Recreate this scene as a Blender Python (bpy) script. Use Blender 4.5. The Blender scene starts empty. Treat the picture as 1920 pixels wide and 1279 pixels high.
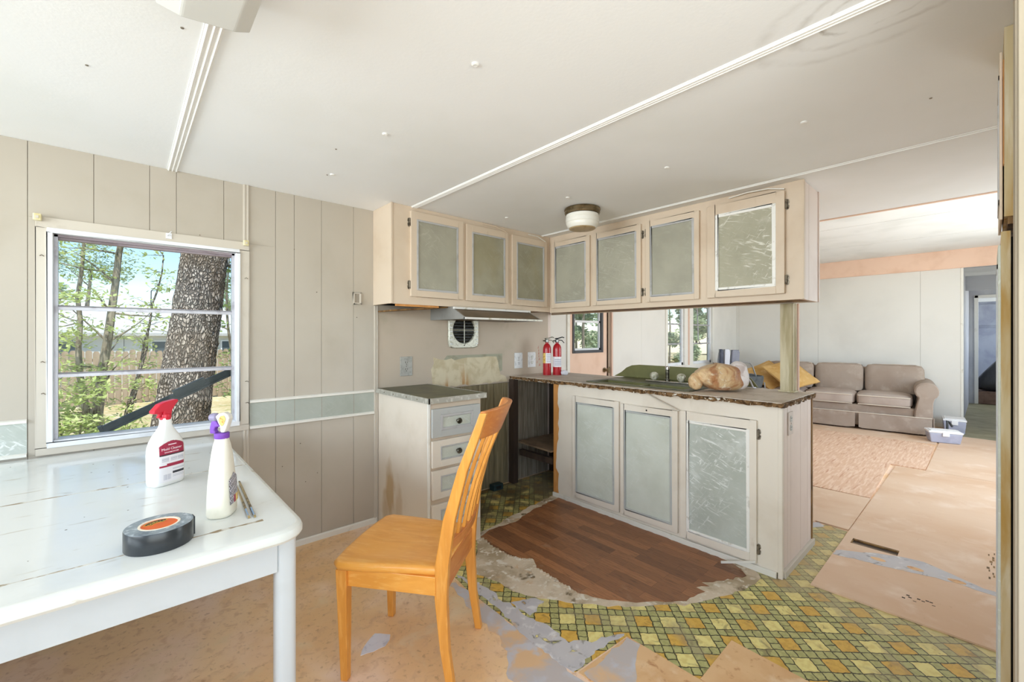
import bpy, bmesh, math, random
from mathutils import Vector, Matrix, noise as mnoise
random.seed(7)
SC = bpy.context.scene
COL = SC.collection

# ------------------------------------------------------------------ camera, sky, lights, exposure
CAM_H = 1.273
cd = bpy.data.cameras.new('camera'); cam = bpy.data.objects.new('camera', cd); COL.objects.link(cam)
cd.sensor_fit = 'HORIZONTAL'; cd.sensor_width = 36.0; cd.lens = 36.0 * 807.0 / 1920.0
cd.shift_y = (631.0 - 639.5) / 1920.0 * 1.0
cd.clip_start = 0.01; cd.clip_end = 300
cam.location = (0, 0, CAM_H)
cam.rotation_euler = (math.pi / 2, 0, math.atan2(-0.6696, 0.7427))
SC.camera = cam

w = bpy.data.worlds.new('sky_world'); SC.world = w; w.use_nodes = True
nt = w.node_tree; bgn = nt.nodes['Background']
sky = nt.nodes.new('ShaderNodeTexSky'); sky.sky_type = 'NISHITA'; sky.sun_disc = False
sky.sun_elevation = math.radians(58); sky.sun_rotation = math.radians(200); sky.dust_density = 0.0; sky.air_density = 1.0; sky.ozone_density = 4.0
nt.links.new(sky.outputs[0], bgn.inputs[0]); bgn.inputs[1].default_value = 0.17

def sun(rot, e, col=(1, .95, .86)):
    l = bpy.data.lights.new('sun', 'SUN'); l.energy = e; l.angle = math.radians(1.0); l.color = col
    o = bpy.data.objects.new('sun', l); o.rotation_euler = rot; COL.objects.link(o)
sun((math.radians(32), 0, math.radians(-15)), 3.7)

def area(name, loc, direction, sx, sy, power, col=(1, .985, .96)):
    l = bpy.data.lights.new(name, 'AREA'); l.shape = 'RECTANGLE'; l.size = sx; l.size_y = sy; l.energy = power; l.color = col
    o = bpy.data.objects.new(name, l); o.location = loc
    o.rotation_euler = Vector(direction).to_track_quat('-Z', 'Y').to_euler(); COL.objects.link(o)
    return o
# unseen area lights added as fill; the living room one follows its bright floor
area('fill_light_front', (-4.6, .9, 1.4), (1, 0, 0.10), 5.0, 2.6, 320, (.85, .945, 1))
area('fill_light_right', (-0.45, -1.25, 1.25), (0, 1, 0.75), 2.5, 1.9, 40, (.84, .94, 1))
area('window_light_living', (5.7, -1.25, 1.35), (0, 1, 0.30), 3.2, 1.9, 76, (.82, .93, 1))
area('fill_light_hall', (10.6, -1.35, 1.45), (0, 1, 0.0), 1.3, 1.3, 10, (.85, .92, 1))
area('fill_light_far_room', (12.8, -1.6, 1.4), (0, 1, 0), 0.9, 1.0, 24, (.8, .9, 1))

SC.view_settings.view_transform = 'Standard'; SC.view_settings.look = 'None'
SC.view_settings.exposure = 0.50; SC.view_settings.gamma = 1.0; SC.view_settings.use_curve_mapping = False
SC.cycles.max_bounces = 9; SC.cycles.diffuse_bounces = 6; SC.cycles.transparent_max_bounces = 12
SC.cycles.use_denoising = True; SC.cycles.sample_clamp_indirect = 6.0
SC.cycles.caustics_reflective = False; SC.cycles.caustics_refractive = False

# ------------------------------------------------------------------ materials
def lin(h):
    if isinstance(h, (tuple, list)): return tuple(h)[:3] + (1.0,)
    c = [((h >> s) & 255) / 255 for s in (16, 8, 0)]
    return tuple(x / 12.92 if x <= .04045 else ((x + .055) / 1.055) ** 2.4 for x in c) + (1.0,)
class NT:
    def __init__(s, name):
        s.m = bpy.data.materials.new(name); s.m.use_nodes = True; s.t = s.m.node_tree
        s.b = s.t.nodes['Principled BSDF']; s.out = s.t.nodes['Material Output']
    def n(s, typ, **k):
        x = s.t.nodes.new(typ)
        for a, v in k.items(): setattr(x, a, v)
        return x
    def l(s, a, b): s.t.links.new(a, b)
    def val(s, sock, v):
        if hasattr(v, 'is_output'): s.l(v, sock)
        else: sock.default_value = v
    def math(s, op, a, b=0.0, c=None):
        x = s.n('ShaderNodeMath', operation=op); s.val(x.inputs[0], a); s.val(x.inputs[1], b)
        if c is not None: s.val(x.inputs[2], c)
        return x.outputs[0]
    def mix(s, f, a, b):
        x = s.n('ShaderNodeMix', data_type='RGBA'); s.val(x.inputs[0], f); s.val(x.inputs[6], a); s.val(x.inputs[7], b); return x.outputs[2]
    def coord(s, scale=(1, 1, 1), rot=(0, 0, 0), loc=(0, 0, 0), kind='Object'):
        c = s.n('ShaderNodeTexCoord'); m = s.n('ShaderNodeMapping')
        m.inputs['Scale'].default_value = scale; m.inputs['Rotation'].default_value = rot; m.inputs['Location'].default_value = loc
        s.l(c.outputs[kind], m.inputs[0]); return m.outputs[0]
    def noise(s, vec, scale, detail=4, lo=.4, hi=.6, dist=0.0, rough=.55):
        x = s.n('ShaderNodeTexNoise'); s.l(vec, x.inputs['Vector']); x.inputs['Scale'].default_value = scale
        x.inputs['Detail'].default_value = detail; x.inputs['Distortion'].default_value = dist; x.inputs['Roughness'].default_value = rough
        if lo is None: return x.outputs['Fac']
        r = s.n('ShaderNodeMapRange', interpolation_type='SMOOTHSTEP'); s.l(x.outputs['Fac'], r.inputs[0])
        r.inputs[1].default_value = lo; r.inputs[2].default_value = hi; return r.outputs[0]
    def bump(s, h, strength, dist=.002):
        x = s.n('ShaderNodeBump'); x.inputs['Strength'].default_value = strength; x.inputs['Distance'].default_value = dist
        s.l(h, x.inputs['Height']); s.l(x.outputs[0], s.b.inputs['Normal'])
    def done(s, col, rough=.6, spec=.4, metal=0.0):
        s.val(s.b.inputs['Base Color'], col); s.val(s.b.inputs['Roughness'], rough)
        s.b.inputs['Specular IOR Level'].default_value = spec; s.b.inputs['Metallic'].default_value = metal
        return s.m
def mat(name, base, rough=.6, layers=(), spec=.4, metal=0.0, bump=None, kind='Object'):
    """layers: (colour, scale, lo, hi, mapping-scale, amount)"""
    N = NT(name); c = lin(base)
    for L in layers:
        col, sc, lo, hi = L[:4]; ms = L[4] if len(L) > 4 else (1, 1, 1); amt = L[5] if len(L) > 5 else 1.0
        f = N.noise(N.coord(ms, loc=(len(L[0:1]) * 1.7 + sc * .13, sc * .31, sc * .07), kind=kind), sc, 5, lo, hi, .3)
        f = N.math('MULTIPLY', f, amt); c = N.mix(f, c, lin(col))
    if bump: N.bump(N.noise(N.coord(bump[2] if len(bump) > 2 else (1, 1, 1), kind=kind), bump[0], 5, None), bump[1], bump[3] if len(bump) > 3 else .002)
    return N.done(c, rough, spec, metal)

M = {}
M['wall'] = mat('wall_paint', 0xB7AEA1, .62, [(0xAFA596, 2.2, .45, .75), (0xBEB6AA, 1.1, .5, .8)], .3)
M['wall_shaded'] = mat('shaded_wall_paint', 0xAFA390, .65, [(0xA29682, 4, .45, .7, (3, 3, .3))], .3)  # wall colour darkened to stand in for shade on the near partition
M['groove'] = mat('wall_groove', 0xA1978A, .8)
M['wall_range'] = mat('range_wall_paint', 0xBFB09F, .6, [(0xA79D88, 3.0, .5, .75, (1, 1, 1), .7), (0x9A8D79, 9, .6, .8, (1, 1, .35), .5)], .3)
M['trim'] = mat('trim_paint', 0xC8BFB2, .5, [(0xB7AC9E, 6, .55, .8)])
M['white_trim'] = mat('white_trim_paint', 0xE3E0D8, .45, [(0xC9C3B6, 9, .58, .75)])
M['ceil_trim'] = mat('ceiling_trim', 0xF0EFEC, .45)
M['metal_white'] = mat('white_window_aluminium', 0xE4E5E8, .4, [(0xC9CACF, 5, .5, .8)])
M['metal_win'] = mat('grey_window_aluminium', 0xB6B4BA, .35, [(0x98949A, 14, .5, .7)], .5, .3)
M['mauve'] = mat('mauve_window_track', 0x9C8F95, .5, [(0x7B6C70, 20, .5, .7, (.3, 1, 1))])
M['cab'] = mat('cabinet_paint', 0xD6C4AF, .5, [(0xC9B49D, 2.5, .45, .75), (0xB59E82, 12, .66, .8, (1, 1, .4), .6)])
M['cab_base'] = mat('base_cabinet_paint', 0xE2D9CC, .5, [(0xD6CBBC, 3, .45, .75), (0xB8A893, 14, .66, .8, (1, 1, .3), .6)])
M['cab_pink'] = mat('end_panel_paint', 0xDCCBC0, .5, [(0xD2BFB4, 3, .45, .7)])
M['cab_edge'] = mat('cabinet_edge_wood', 0x8D6A3C, .7, [(0x5F4325, 20, .4, .6, (1, 1, .3))])
M['mold_grey'] = mat('grey_moulding', 0xB7B6B6, .45, [(0xA3A19D, 16, .5, .75)])
M['mold_blue'] = mat('pale_blue_moulding', 0xB7B9B7, .45, [(0xA8AAA8, 14, .5, .75)])
M['mold_white'] = mat('white_moulding', 0xEDEBE6, .4, [(0xCFCBC2, 30, .55, .7)])
def panel_mat(name, base, dark, streak, amt, yellow=0.0):
    N = NT(name); c = N.mix(N.noise(N.coord(), 4, 5, .35, .7), lin(base), lin(dark))
    if yellow: c = N.mix(N.math('MULTIPLY', N.noise(N.coord((1, 1, .5), loc=(3, 1, 5)), 4, 3, .5, .68), yellow), c, lin(0x968C66))
    def turned(rot, loc):
        m = N.n('ShaderNodeMapping'); m.inputs['Scale'].default_value = (1, .16, .16); N.l(N.coord(rot=rot, loc=loc), m.inputs[0]); return m.outputs[0]
    f = N.noise(turned((.9, .3, .8), (0, 0, 0)), 55, 5, .56, .70, 1.5)
    f = N.math('MAXIMUM', f, N.noise(turned((-.8, .9, -.5), (3, 3, 3)), 60, 5, .57, .70, 1.5))
    f = N.math('MAXIMUM', f, N.noise(turned((.2, -1.0, .7), (6, 2, 3)), 50, 5, .58, .70, 1.5))
    f = N.math('MAXIMUM', f, N.math('MULTIPLY', N.noise(N.coord(loc=(1, 9, 4)), 7, 5, .5, .7, 1.0), .35))
    g = N.noise(N.coord(loc=(4, 2, 1)), 3.0, 4, .36, .60)
    c = N.mix(N.math('MULTIPLY', N.math('MULTIPLY', f, g), amt), c, lin(streak))
    return N.done(c, .55, .35)
M['panel_olive'] = panel_mat('olive_panel', 0xAAA797, 0x9C998A, 0xBDBAAC, .55, .0)
M['panel_stain'] = panel_mat('stained_olive_panel', 0xA5A18D, 0x94907B, 0xAFAB99, .4, .4)
M['panel_scuff'] = panel_mat('scuffed_olive_panel', 0xABA793, 0x9B9884, 0xE6E4D9, 1.0)
M['panel_blue'] = panel_mat('grey_green_panel', 0xCCD0C6, 0xBFC3B7, 0xD8DCD8, .6, .0)
M['panel_scrub'] = panel_mat('scrubbed_grey_panel', 0xBCC1BA, 0xADB2A9, 0xEAECEA, 1.0)
M['rail_band'] = panel_mat('chair_rail_band', 0xAEB3AB, 0xA2A79D, 0xBBC0BA, .4)
def stained_side():
    N = NT('water_stained_cabinet_side'); c = N.mix(N.noise(N.coord(), 3, 5, .45, .75), lin(0xDFD5C7), lin(0xD3C8B8))
    g = N.n('ShaderNodeNewGeometry'); sx = N.n('ShaderNodeSeparateXYZ'); N.l(g.outputs['Position'], sx.inputs[0])
    for y0, z0, wy, wz, a in ((2.64, .26, .075, .24, .9), (2.52, .16, .07, .20, .5), (2.70, .10, .06, .16, .6)):
        dy = N.math('DIVIDE', N.math('SUBTRACT', sx.outputs[1], y0), wy); dz = N.math('DIVIDE', N.math('SUBTRACT', sx.outputs[2], z0), wz)
        d = N.math('SQRT', N.math('ADD', N.math('MULTIPLY', dy, dy), N.math('MULTIPLY', dz, dz)))
        d = N.math('ADD', d, N.math('MULTIPLY', N.math('SUBTRACT', N.noise(N.coord((1, 1, .5)), 14, 5, None), .5), 1.3))
        f = N.math('MINIMUM', N.math('MAXIMUM', N.math('MULTIPLY', N.math('SUBTRACT', 1.0, d), 1.8), 0.0), 1.0)
        c = N.mix(N.math('MULTIPLY', f, a), c, lin(0xBBA079))
    return N.done(c, .55, .35)
M['cab_stained'] = stained_side()
M['hinge'] = mat('dull_hinge_metal', 0x8B8172, .45, [(0x4E4234, 60, .45, .65)], .5, .6)
M['counter'] = mat('worn_counter_laminate', 0xCCC0B2, .55, [(0xB5A797, 5, .4, .7), (0xD4CABE, 14, .5, .75), (0x8C7D6E, 40, .62, .75)], .4)
M['counter_edge'] = mat('broken_counter_edge', 0x7E6142, .85, [(0x4C3722, 40, .4, .6), (0xCFC3B0, 55, .6, .68)], .2, 0, (60, .8))
M['steel'] = mat('galvanised_strip', 0xB9B6AC, .4, [(0xDAD8D0, 40, .5, .7)], .5, .5)
M['chrome'] = mat('chrome', 0xD5D5D5, .15, (), .5, 1.0)
M['darkchrome'] = mat('tarnished_chrome', 0x6B675C, .3, [(0x3B382F, 40, .4, .6)], .5, .8)
M['olive'] = mat('avocado_enamel', 0x77764A, .35, [(0x696842, 4, .4, .7), (0x8B8A5C, 18, .6, .8)], .5)
M['olive_dark'] = mat('stained_avocado_enamel', 0x5E5D42, .4, [(0x4A4A38, 8, .4, .7)], .5)
M['acrylic'] = mat('clouded_acrylic', 0xC9C5B2, .2, [(0x8E8A72, 40, .45, .65)], .5)
M['orange_wood'] = mat('bare_orange_plywood', 0xCB8E4F, .6, [(0xB57A3E, 8, .4, .7, (1, 1, .15)), (0xDDA568, 20, .5, .8, (1, 1, .2))])
M['dark_wood'] = mat('dark_timber', 0x43342A, .8, [(0x2E231C, 9, .4, .7, (1, 1, .2))])
M['shelf_wood'] = mat('dusty_plywood_shelf', 0x85705A, .8, [(0x6B5744, 8, .4, .7)])
M['plank_wall'] = mat('woodgrain_wall_plank', 0x857A5E, .7, [(0x6C6149, 9, .35, .65, (4, 4, .25)), (0x9A8F74, 22, .5, .7, (4, 4, .15))])
M['plank_wall2'] = mat('pale_woodgrain_wall_plank', 0x988C7C, .7, [(0x7A6E5E, 9, .35, .65, (4, 4, .25)), (0xB0A592, 22, .5, .7, (4, 4, .15))])
M['black'] = mat('black_plastic', 0x1C1C1C, .5)
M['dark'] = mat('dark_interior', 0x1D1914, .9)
M['ceil'] = None
def ceiling_mat():
    N = NT('ceiling_board'); v = N.coord(kind='Object')
    c = N.mix(N.noise(v, 1.3, 4, .4, .75), lin(0xF3F4F5), lin(0xEEEFEE))
    g = N.n('ShaderNodeNewGeometry'); sx = N.n('ShaderNodeSeparateXYZ'); N.l(g.outputs['Position'], sx.inputs[0])
    nz = N.noise(N.coord(), 5, 5, None)
    dx = N.math('MULTIPLY', N.math('SUBTRACT', sx.outputs[0], 1.45), 1.6); dy = N.math('SUBTRACT', sx.outputs[1], .17)
    d = N.math('SQRT', N.math('ADD', N.math('MULTIPLY', dx, dx), N.math('MULTIPLY', dy, dy)))
    d = N.math('ADD', d, N.math('MULTIPLY', N.math('SUBTRACT', nz, .5), .16))
    for r0, wd, a in ((.20, .022, .25), (.125, .012, .6), (.30, .03, .16)):
        ring = N.math('SUBTRACT', 1.0, N.math('DIVIDE', N.math('ABSOLUTE', N.math('SUBTRACT', d, r0)), wd)); ring = N.math('MAXIMUM', ring, 0.0)
        c = N.mix(N.math('MULTIPLY', ring, N.math('MULTIPLY', N.noise(N.coord(loc=(r0 * 30, 0, 0)), 9, 4, .35, .6), a)), c, lin(0x8C8273))
    N.bump(N.noise(v, 90, 3, None), .12, .003); return N.done(c, .75, .25)
M['ceil'] = ceiling_mat()
M['ceil_live'] = mat('living_ceiling_board', 0xEDEDEB, .7, [(0xE2E2DF, 2, .4, .7)], .25)
M['live_wall'] = mat('living_wall_paint', 0xDFDCD6, .6, [(0xD5D2CC, 1.2, .4, .75)], .3)
M['peach'] = mat('peach_paint', 0xEAC9B3, .6, [(0xE0BCA4, 4, .45, .75)], .3)
M['hall'] = mat('hall_grey_paint', 0xC3C4C8, .6, [(0xB0B1B8, 2, .4, .7)], .3)
M['hall_blue'] = mat('hall_blue_grey_paint', 0xA3A7B3, .6, [(0x8C90A0, 3, .4, .7)], .3)
M['brown_box'] = mat('brown_step_carpet', 0x7F6658, .85, [(0x6C5548, 9, .4, .7)])
M['hall_floor'] = mat('worn_green_lino', 0x9A9273, .5, [(0x85805F, 5, .4, .65), (0xB0A98A, 12, .5, .7, (4, .4, 1))], .4)
def floor_mat():
    N = NT('mottled_subfloor'); v = N.coord()
    c = N.mix(N.noise(v, 2.2, 5, .35, .65, .6), lin(0xF1D0A6), lin(0xF3D6C0))
    c = N.mix(N.noise(N.coord(loc=(5, 3, 1)), 1.4, 4, .45, .65, .4), c, lin(0xE6BC8A))
    c = N.mix(N.math('MULTIPLY', N.noise(N.coord(loc=(1, 8, 2)), 21, 6, .50, .70, .6), .5), c, lin(0xCDA380))
    c = N.mix(N.math('MULTIPLY', N.noise(N.coord(loc=(2, 4, 6)), 48, 6, .56, .72, .5), .5), c, lin(0xA87C5C))
    c = N.mix(N.math('MULTIPLY', N.noise(N.coord(loc=(7, 4, 6)), 3.5, 4, .56, .7, .4), .7), c, lin(0xE6CFAA))
    N.bump(N.noise(v, 40, 4, None), .12); return N.done(c, .42, .5)
M['floor'] = floor_mat()
M['hardboard'] = mat('hardboard_sheet', 0xE0B88A, .55, [(0xD3A475, 5, .4, .7), (0xC08B60, 22, .56, .72), (0xE8CBA6, 9, .55, .75)], .35)
M['live_floor'] = mat('pale_particle_board', 0xDDBFA4, .55, [(0xD3AE8E, 2.2, .4, .7, (1, .5, 1)), (0xE5CDB8, 5, .5, .75), (0xB68F6D, 34, .68, .78)], .35)
M['osb'] = mat('bare_plywood_floor', 0xDCB598, .6, [(0xE8C9B1, 18, .45, .62, (.35, 3, 1)), (0xC8977A, 14, .55, .7, (.3, 3, 1))], .3)
M['residue'] = mat('blue_grey_glue_residue', 0xC4C0C2, .6, [(0xB8B5BA, 6, .4, .65), (0xCFB294, 9, .58, .7), (0xDAD7D7, 18, .55, .7)], .35)
def film(m, lo, hi):
    t = m.node_tree; b = t.nodes['Principled BSDF']; o = t.nodes['Material Output']; N = NT.__new__(NT); N.m = m; N.t = t; N.b = b
    f = N.noise(N.coord(loc=(9, 4, 2)), 13, 6, lo, hi, .8); tr = N.n('ShaderNodeBsdfTransparent'); mx = N.n('ShaderNodeMixShader')
    N.l(f, mx.inputs[0]); N.l(b.outputs[0], mx.inputs[1]); N.l(tr.outputs[0], mx.inputs[2]); N.l(mx.outputs[0], o.inputs[0])
film(M['residue'], .56, .72)
M['residue2'] = mat('patchy_grey_residue', 0xBFB6B4, .6, [(0xDBB68E, 5, .44, .58), (0xC3C1C7, 9, .5, .65)], .35)
M['backing'] = mat('torn_felt_backing', 0xD2C2AD, .8, [(0xAC9A80, 5, .42, .62), (0x7D6D57, 11, .6, .7), (0xDCD3C5, 20, .54, .64), (0xC9AA88, 8, .6, .7)], .2, 0, (30, .6, (1, 1, 1), .004))
M['paper_white'] = mat('white_underlay_scrap', 0xD8D7DE, .6, [(0xBDBCC6, 25, .5, .7)])
def lino_mat():
    N = NT('patterned_linoleum'); S = 1 / .1125
    v = N.coord((S, S, S), rot=(0, 0, math.radians(45)))
    wob = N.n('ShaderNodeTexNoise'); N.l(v, wob.inputs['Vector']); wob.inputs['Scale'].default_value = 5.0; wob.inputs['Detail'].default_value = 1
    sep = N.n('ShaderNodeSeparateXYZ'); N.l(v, sep.inputs[0]); sw = N.n('ShaderNodeSeparateColor'); N.l(wob.outputs['Color'], sw.inputs[0])
    u = N.math('ADD', sep.outputs[0], N.math('MULTIPLY', N.math('SUBTRACT', sw.outputs[0], .5), .10))
    t = N.math('ADD', sep.outputs[1], N.math('MULTIPLY', N.math('SUBTRACT', sw.outputs[1], .5), .10))
    fu = N.math('FRACT', u); ft = N.math('FRACT', t)
    SQ = .645
    inu = N.math('LESS_THAN', fu, SQ); int_ = N.math('LESS_THAN', ft, SQ); sq = N.math('MULTIPLY', inu, int_)
    chk = N.math('FLOORED_MODULO', N.math('ADD', N.math('FLOOR', u), N.math('FLOOR', t)), 2.0)
    chk = N.math('GREATER_THAN', chk, .5)
    mott = N.noise(N.coord(), 38, 4, .4, .65)
    big = N.mix(chk, N.mix(mott, lin(0xE6D98E), lin(0xDBC87E)), N.mix(mott, lin(0xD8AE50), lin(0xC99D44)))
    grn = N.mix(mott, lin(0xB8B478), lin(0xA6A268))
    c = N.mix(sq, grn, big)
    def line(x, at, wd=.022):
        return N.math('LESS_THAN', N.math('ABSOLUTE', N.math('SUBTRACT', x, at)), wd)
    L = N.math('MAXIMUM', N.math('MAXIMUM', line(fu, SQ), line(fu, .0, .022)), N.math('MAXIMUM', line(ft, SQ), line(ft, .0, .022)))
    L = N.math('MAXIMUM', L, N.math('MAXIMUM', line(fu, 1.0), line(ft, 1.0)))
    su = N.math('SUBTRACT', 1.0, inu); st = N.math('SUBTRACT', 1.0, int_)
    b1 = N.math('MULTIPLY', su, line(ft, SQ / 2, .02)); b2 = N.math('MULTIPLY', st, line(fu, SQ / 2, .02))
    L = N.math('MAXIMUM', L, N.math('MAXIMUM', b1, b2))
    c = N.mix(N.math('MULTIPLY', L, .95), c, lin(0x2C2A16))
    dirt = N.noise(N.coord(loc=(3, 1, 2)), 4.5, 6, .5, .7, .8)
    c = N.mix(N.math('MULTIPLY', dirt, .55), c, lin(0x9B8C72))
    dirt2 = N.noise(N.coord(loc=(8, 5, 1)), 15, 6, .58, .7, 1.5)
    c = N.mix(N.math('MULTIPLY', dirt2, .5), c, lin(0x6A5A40))
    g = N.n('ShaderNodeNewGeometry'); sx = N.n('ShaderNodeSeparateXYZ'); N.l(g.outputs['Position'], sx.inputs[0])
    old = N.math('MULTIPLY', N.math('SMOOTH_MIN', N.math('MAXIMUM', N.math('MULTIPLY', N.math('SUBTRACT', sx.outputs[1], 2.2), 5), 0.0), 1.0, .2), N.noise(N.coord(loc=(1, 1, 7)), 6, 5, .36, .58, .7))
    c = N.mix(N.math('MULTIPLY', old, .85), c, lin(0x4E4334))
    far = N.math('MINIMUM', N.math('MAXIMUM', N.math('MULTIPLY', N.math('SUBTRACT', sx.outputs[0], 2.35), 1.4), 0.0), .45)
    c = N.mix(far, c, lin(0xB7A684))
    N.bump(mott, .1); return N.done(c, .45, .4)
M['lino'] = lino_mat()
def vinyl_mat():
    N = NT('wood_look_vinyl'); v = N.coord(rot=(0, 0, math.pi / 2))
    b = N.n('ShaderNodeTexBrick'); N.l(v, b.inputs['Vector']); b.offset = .37; b.offset_frequency = 2
    b.inputs['Color1'].default_value = lin(0xAD764E); b.inputs['Color2'].default_value = lin(0x714B34); b.inputs['Mortar'].default_value = lin(0x4A2C1F)
    b.inputs['Scale'].default_value = 1.0; b.inputs['Mortar Size'].default_value = .0006; b.inputs['Brick Width'].default_value = .34; b.inputs['Row Height'].default_value = .062
    c = N.mix(N.math('MULTIPLY', N.noise(N.coord((14, 1.6, 1)), 6, 5, .4, .65, .6), .55), b.outputs['Color'], lin(0x8C5C3C))
    c = N.mix(N.math('MULTIPLY', N.noise(N.coord((40, 3, 1)), 5, 4, .5, .7, .4), .5), c, lin(0x3F261B))
    c = N.mix(N.math('MULTIPLY', N.noise(N.coord(loc=(2, 2, 2)), 7, 5, .62, .74), .45), c, lin(0xA58C74))
    return N.done(c, .42, .45)
M['vinyl'] = vinyl_mat()
M['table'] = mat('white_enamel_table', 0xE3E6E4, .12, [(0xD6D9D6, 3, .5, .8), (0xC0BAAC, 13, .61, .76, (.6, 2, 1), .8)], .5)
M['table_edge'] = mat('chipped_table_edge', 0xDCDDD8, .3, [(0xB5A78F, 14, .6, .72, (1, 1, 3), .9)], .5)
M['table_leg'] = mat('white_table_frame', 0xC9CDCF, .3, [(0xBDC1C2, 4, .5, .8)], .5)
M['grime'] = mat('table_seam_grime', 0x9D8C72, .8, [(0xD8D6CE, 22, .45, .6)])
def wood_mat(name, a, b, c_, ms):
    N = NT(name); v = N.coord(ms)
    c = N.mix(N.noise(v, 3, 4, .35, .65, .5), lin(a), lin(b)); c = N.mix(N.math('MULTIPLY', N.noise(N.coord(tuple(x * 3 for x in ms)), 4, 4, .5, .7, .3), .6), c, lin(c_))
    return N.done(c, .32, .5)
M['chair'] = wood_mat('honey_varnished_wood', 0xEBA64C, 0xE0983F, 0xF0B666, (6, 1.2, 6))
M['chair_v'] = wood_mat('honey_varnished_upright', 0xE09A44, 0xD18A38, 0xE6A757, (7, 7, .9))
M['chair_rail'] = wood_mat('reddish_varnished_rail', 0xC98143, 0xBB6F35, 0xD28F52, (1.2, 7, 6))
M['bottle_w'] = mat('white_bottle_plastic', 0xECEBE8, .3, (), .5)
M['bottle_c'] = mat('cream_bottle_plastic', 0xE6E1D2, .3, [(0xDCD6C2, 8, .5, .8)], .5)
M['red_p'] = mat('red_plastic', 0xCF2038, .3, (), .5)
M['lab_red'] = mat('crimson_label', 0xA22A46, .4)
M['lab_dark'] = mat('dark_label_band', 0x4A3238, .4)
M['lab_white'] = mat('white_label', 0xE9E6EA, .4)
M['lab_grey'] = mat('label_small_print', 0xB6B6C2, .5)
M['lab_black'] = mat('label_black', 0x33333A, .5)
M['lab_pink'] = mat('label_pale_print', 0xF3DCE2, .5)
M['purple'] = mat('purple_plastic', 0x7B46AE, .35, (), .5)
M['lilac'] = mat('grey_lilac_nozzle', 0x8D86A0, .4)
M['clear'] = mat('milky_clear_plastic', 0xDAD6CF, .3)
M['yellow'] = mat('yellow_sticker', 0xE2C36B, .5, [(0xC07A3A, 60, .5, .6)])
M['tape_side'] = mat('dark_grey_tape', 0x34383B, .28, [(0x2A2D30, 8, .4, .7)], .5)
M['tape_top'] = mat('dusty_tape_edge', 0x8D979D, .5, [(0xB9C2C8, 60, .5, .65), (0x6D7880, 30, .5, .7)])
M['orange'] = mat('orange_card', 0xE0661C, .5, [(0xC9521A, 12, .5, .75)])
M['cream'] = mat('cream_card', 0xEFE3CF, .5)
M['ylw_text'] = mat('yellow_print', 0xD8B23C, .5)
M['brass'] = mat('aged_brass_rod', 0xA98F5C, .4, [(0x6F5A34, 40, .5, .65)], .5, .6)
M['ext_red'] = mat('extinguisher_red', 0xB0222A, .25, [(0x9A1B24, 10, .5, .8)], .5)
M['bag'] = None
def bag_mat():
    N = NT('tan_plastic_bag'); v = N.coord()
    c = N.mix(N.noise(v, 7, 5, .4, .6, 1.0), lin(0xD8B98E), lin(0xB27B50)); c = N.mix(N.noise(N.coord(loc=(2, 5, 1)), 12, 5, .54, .64, 1.5), c, lin(0xE5D6BB))
    c = N.mix(N.math('MULTIPLY', N.noise(N.coord(loc=(4, 1, 1)), 9, 5, .55, .68, 1.0), .8), c, lin(0x9A5D38))
    N.bump(N.noise(v, 22, 5, None, 0, 2.0), .8, .01); return N.done(c, .35, .5)
M['bag'] = bag_mat()
M['bag_white'] = mat('white_plastic_film', 0xE6DEDC, .3, [(0xC4B5B0, 18, .5, .65)], .5, 0, (24, .8, (1, 1, 1), .01))
M['sofa'] = mat('taupe_upholstery', 0xA39386, .9, [(0x998779, 3, .4, .7), (0xB0A092, 9, .5, .75)], .15, 0, (160, .2))
M['sofa_lt'] = mat('taupe_seat_upholstery', 0xB5A69B, .9, [(0xA8988D, 3, .4, .7)], .15, 0, (160, .2))
M['piping'] = mat('pale_piping', 0xD2C6B6, .85)
M['mustard'] = mat('mustard_cushion_cloth', 0xC9A267, .85, [(0xBB9152, 5, .4, .7), (0xD3B07C, 11, .5, .75)], .15, 0, (90, .2))
M['navy'] = mat('dark_blue_grey_cloth', 0x4E5160, .8, [(0x6B6F80, 10, .5, .7)])
M['grey_cloth'] = mat('grey_folded_cloth', 0x8F909C, .8, [(0x787A88, 6, .4, .7)])
M['pale_cloth'] = mat('pale_folded_cloth', 0xD9D9E2, .8)
M['tube'] = mat('grey_metal_tube', 0x9A9B9C, .35, (), .5, .6)
M['charcoal'] = mat('charcoal_mesh_cloth', 0x55585A, .8, [(0x46494A, 20, .4, .7)])
M['bin'] = mat('clear_storage_plastic', 0xB4B8CC, .3, [(0x9CA1B8, 6, .4, .7)], .5)
M['bin_lid'] = mat('white_storage_lid', 0xF2F2F4, .35)
M['blackbag'] = mat('black_bin_liner', 0x2C2C2E, .35, [(0x45454A, 8, .5, .7, (1, 1, .2))], .5, 0, (14, .8, (1, 1, .2), .02))
M['post'] = mat('greenish_weathered_post', 0xC8BC9E, .7, [(0xAC9F7C, 5, .4, .65, (2, 2, .3)), (0xD0C5A8, 14, .5, .7, (2, 2, .2)), (0x8A7E5E, 22, .64, .74, (2, 2, .3))])
M['post_pink'] = mat('pink_post_trim', 0xD6B6A4, .6)
M['stain_wood'] = mat('water_stained_trim', 0xC7B48C, .65, [(0xB08A45, 5, .42, .68, (3, 3, .5)), (0xD6CAB0, 9, .5, .7, (3, 3, .3))])
M['glass_w'] = mat('white_lamp_glass', 0xEAE7DE, .3, (), .5)
M['lens'] = mat('yellowed_lamp_lens', 0xB49B73, .35, [(0x93703F, 30, .55, .7)], .5)
M['brass_ring'] = mat('tarnished_brass_ring', 0x8A7A5E, .35, [(0x5F5138, 20, .4, .7)], .5, .8)
M['fixture'] = mat('white_fixture_plastic', 0xD4D4D0, .4)
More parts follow.
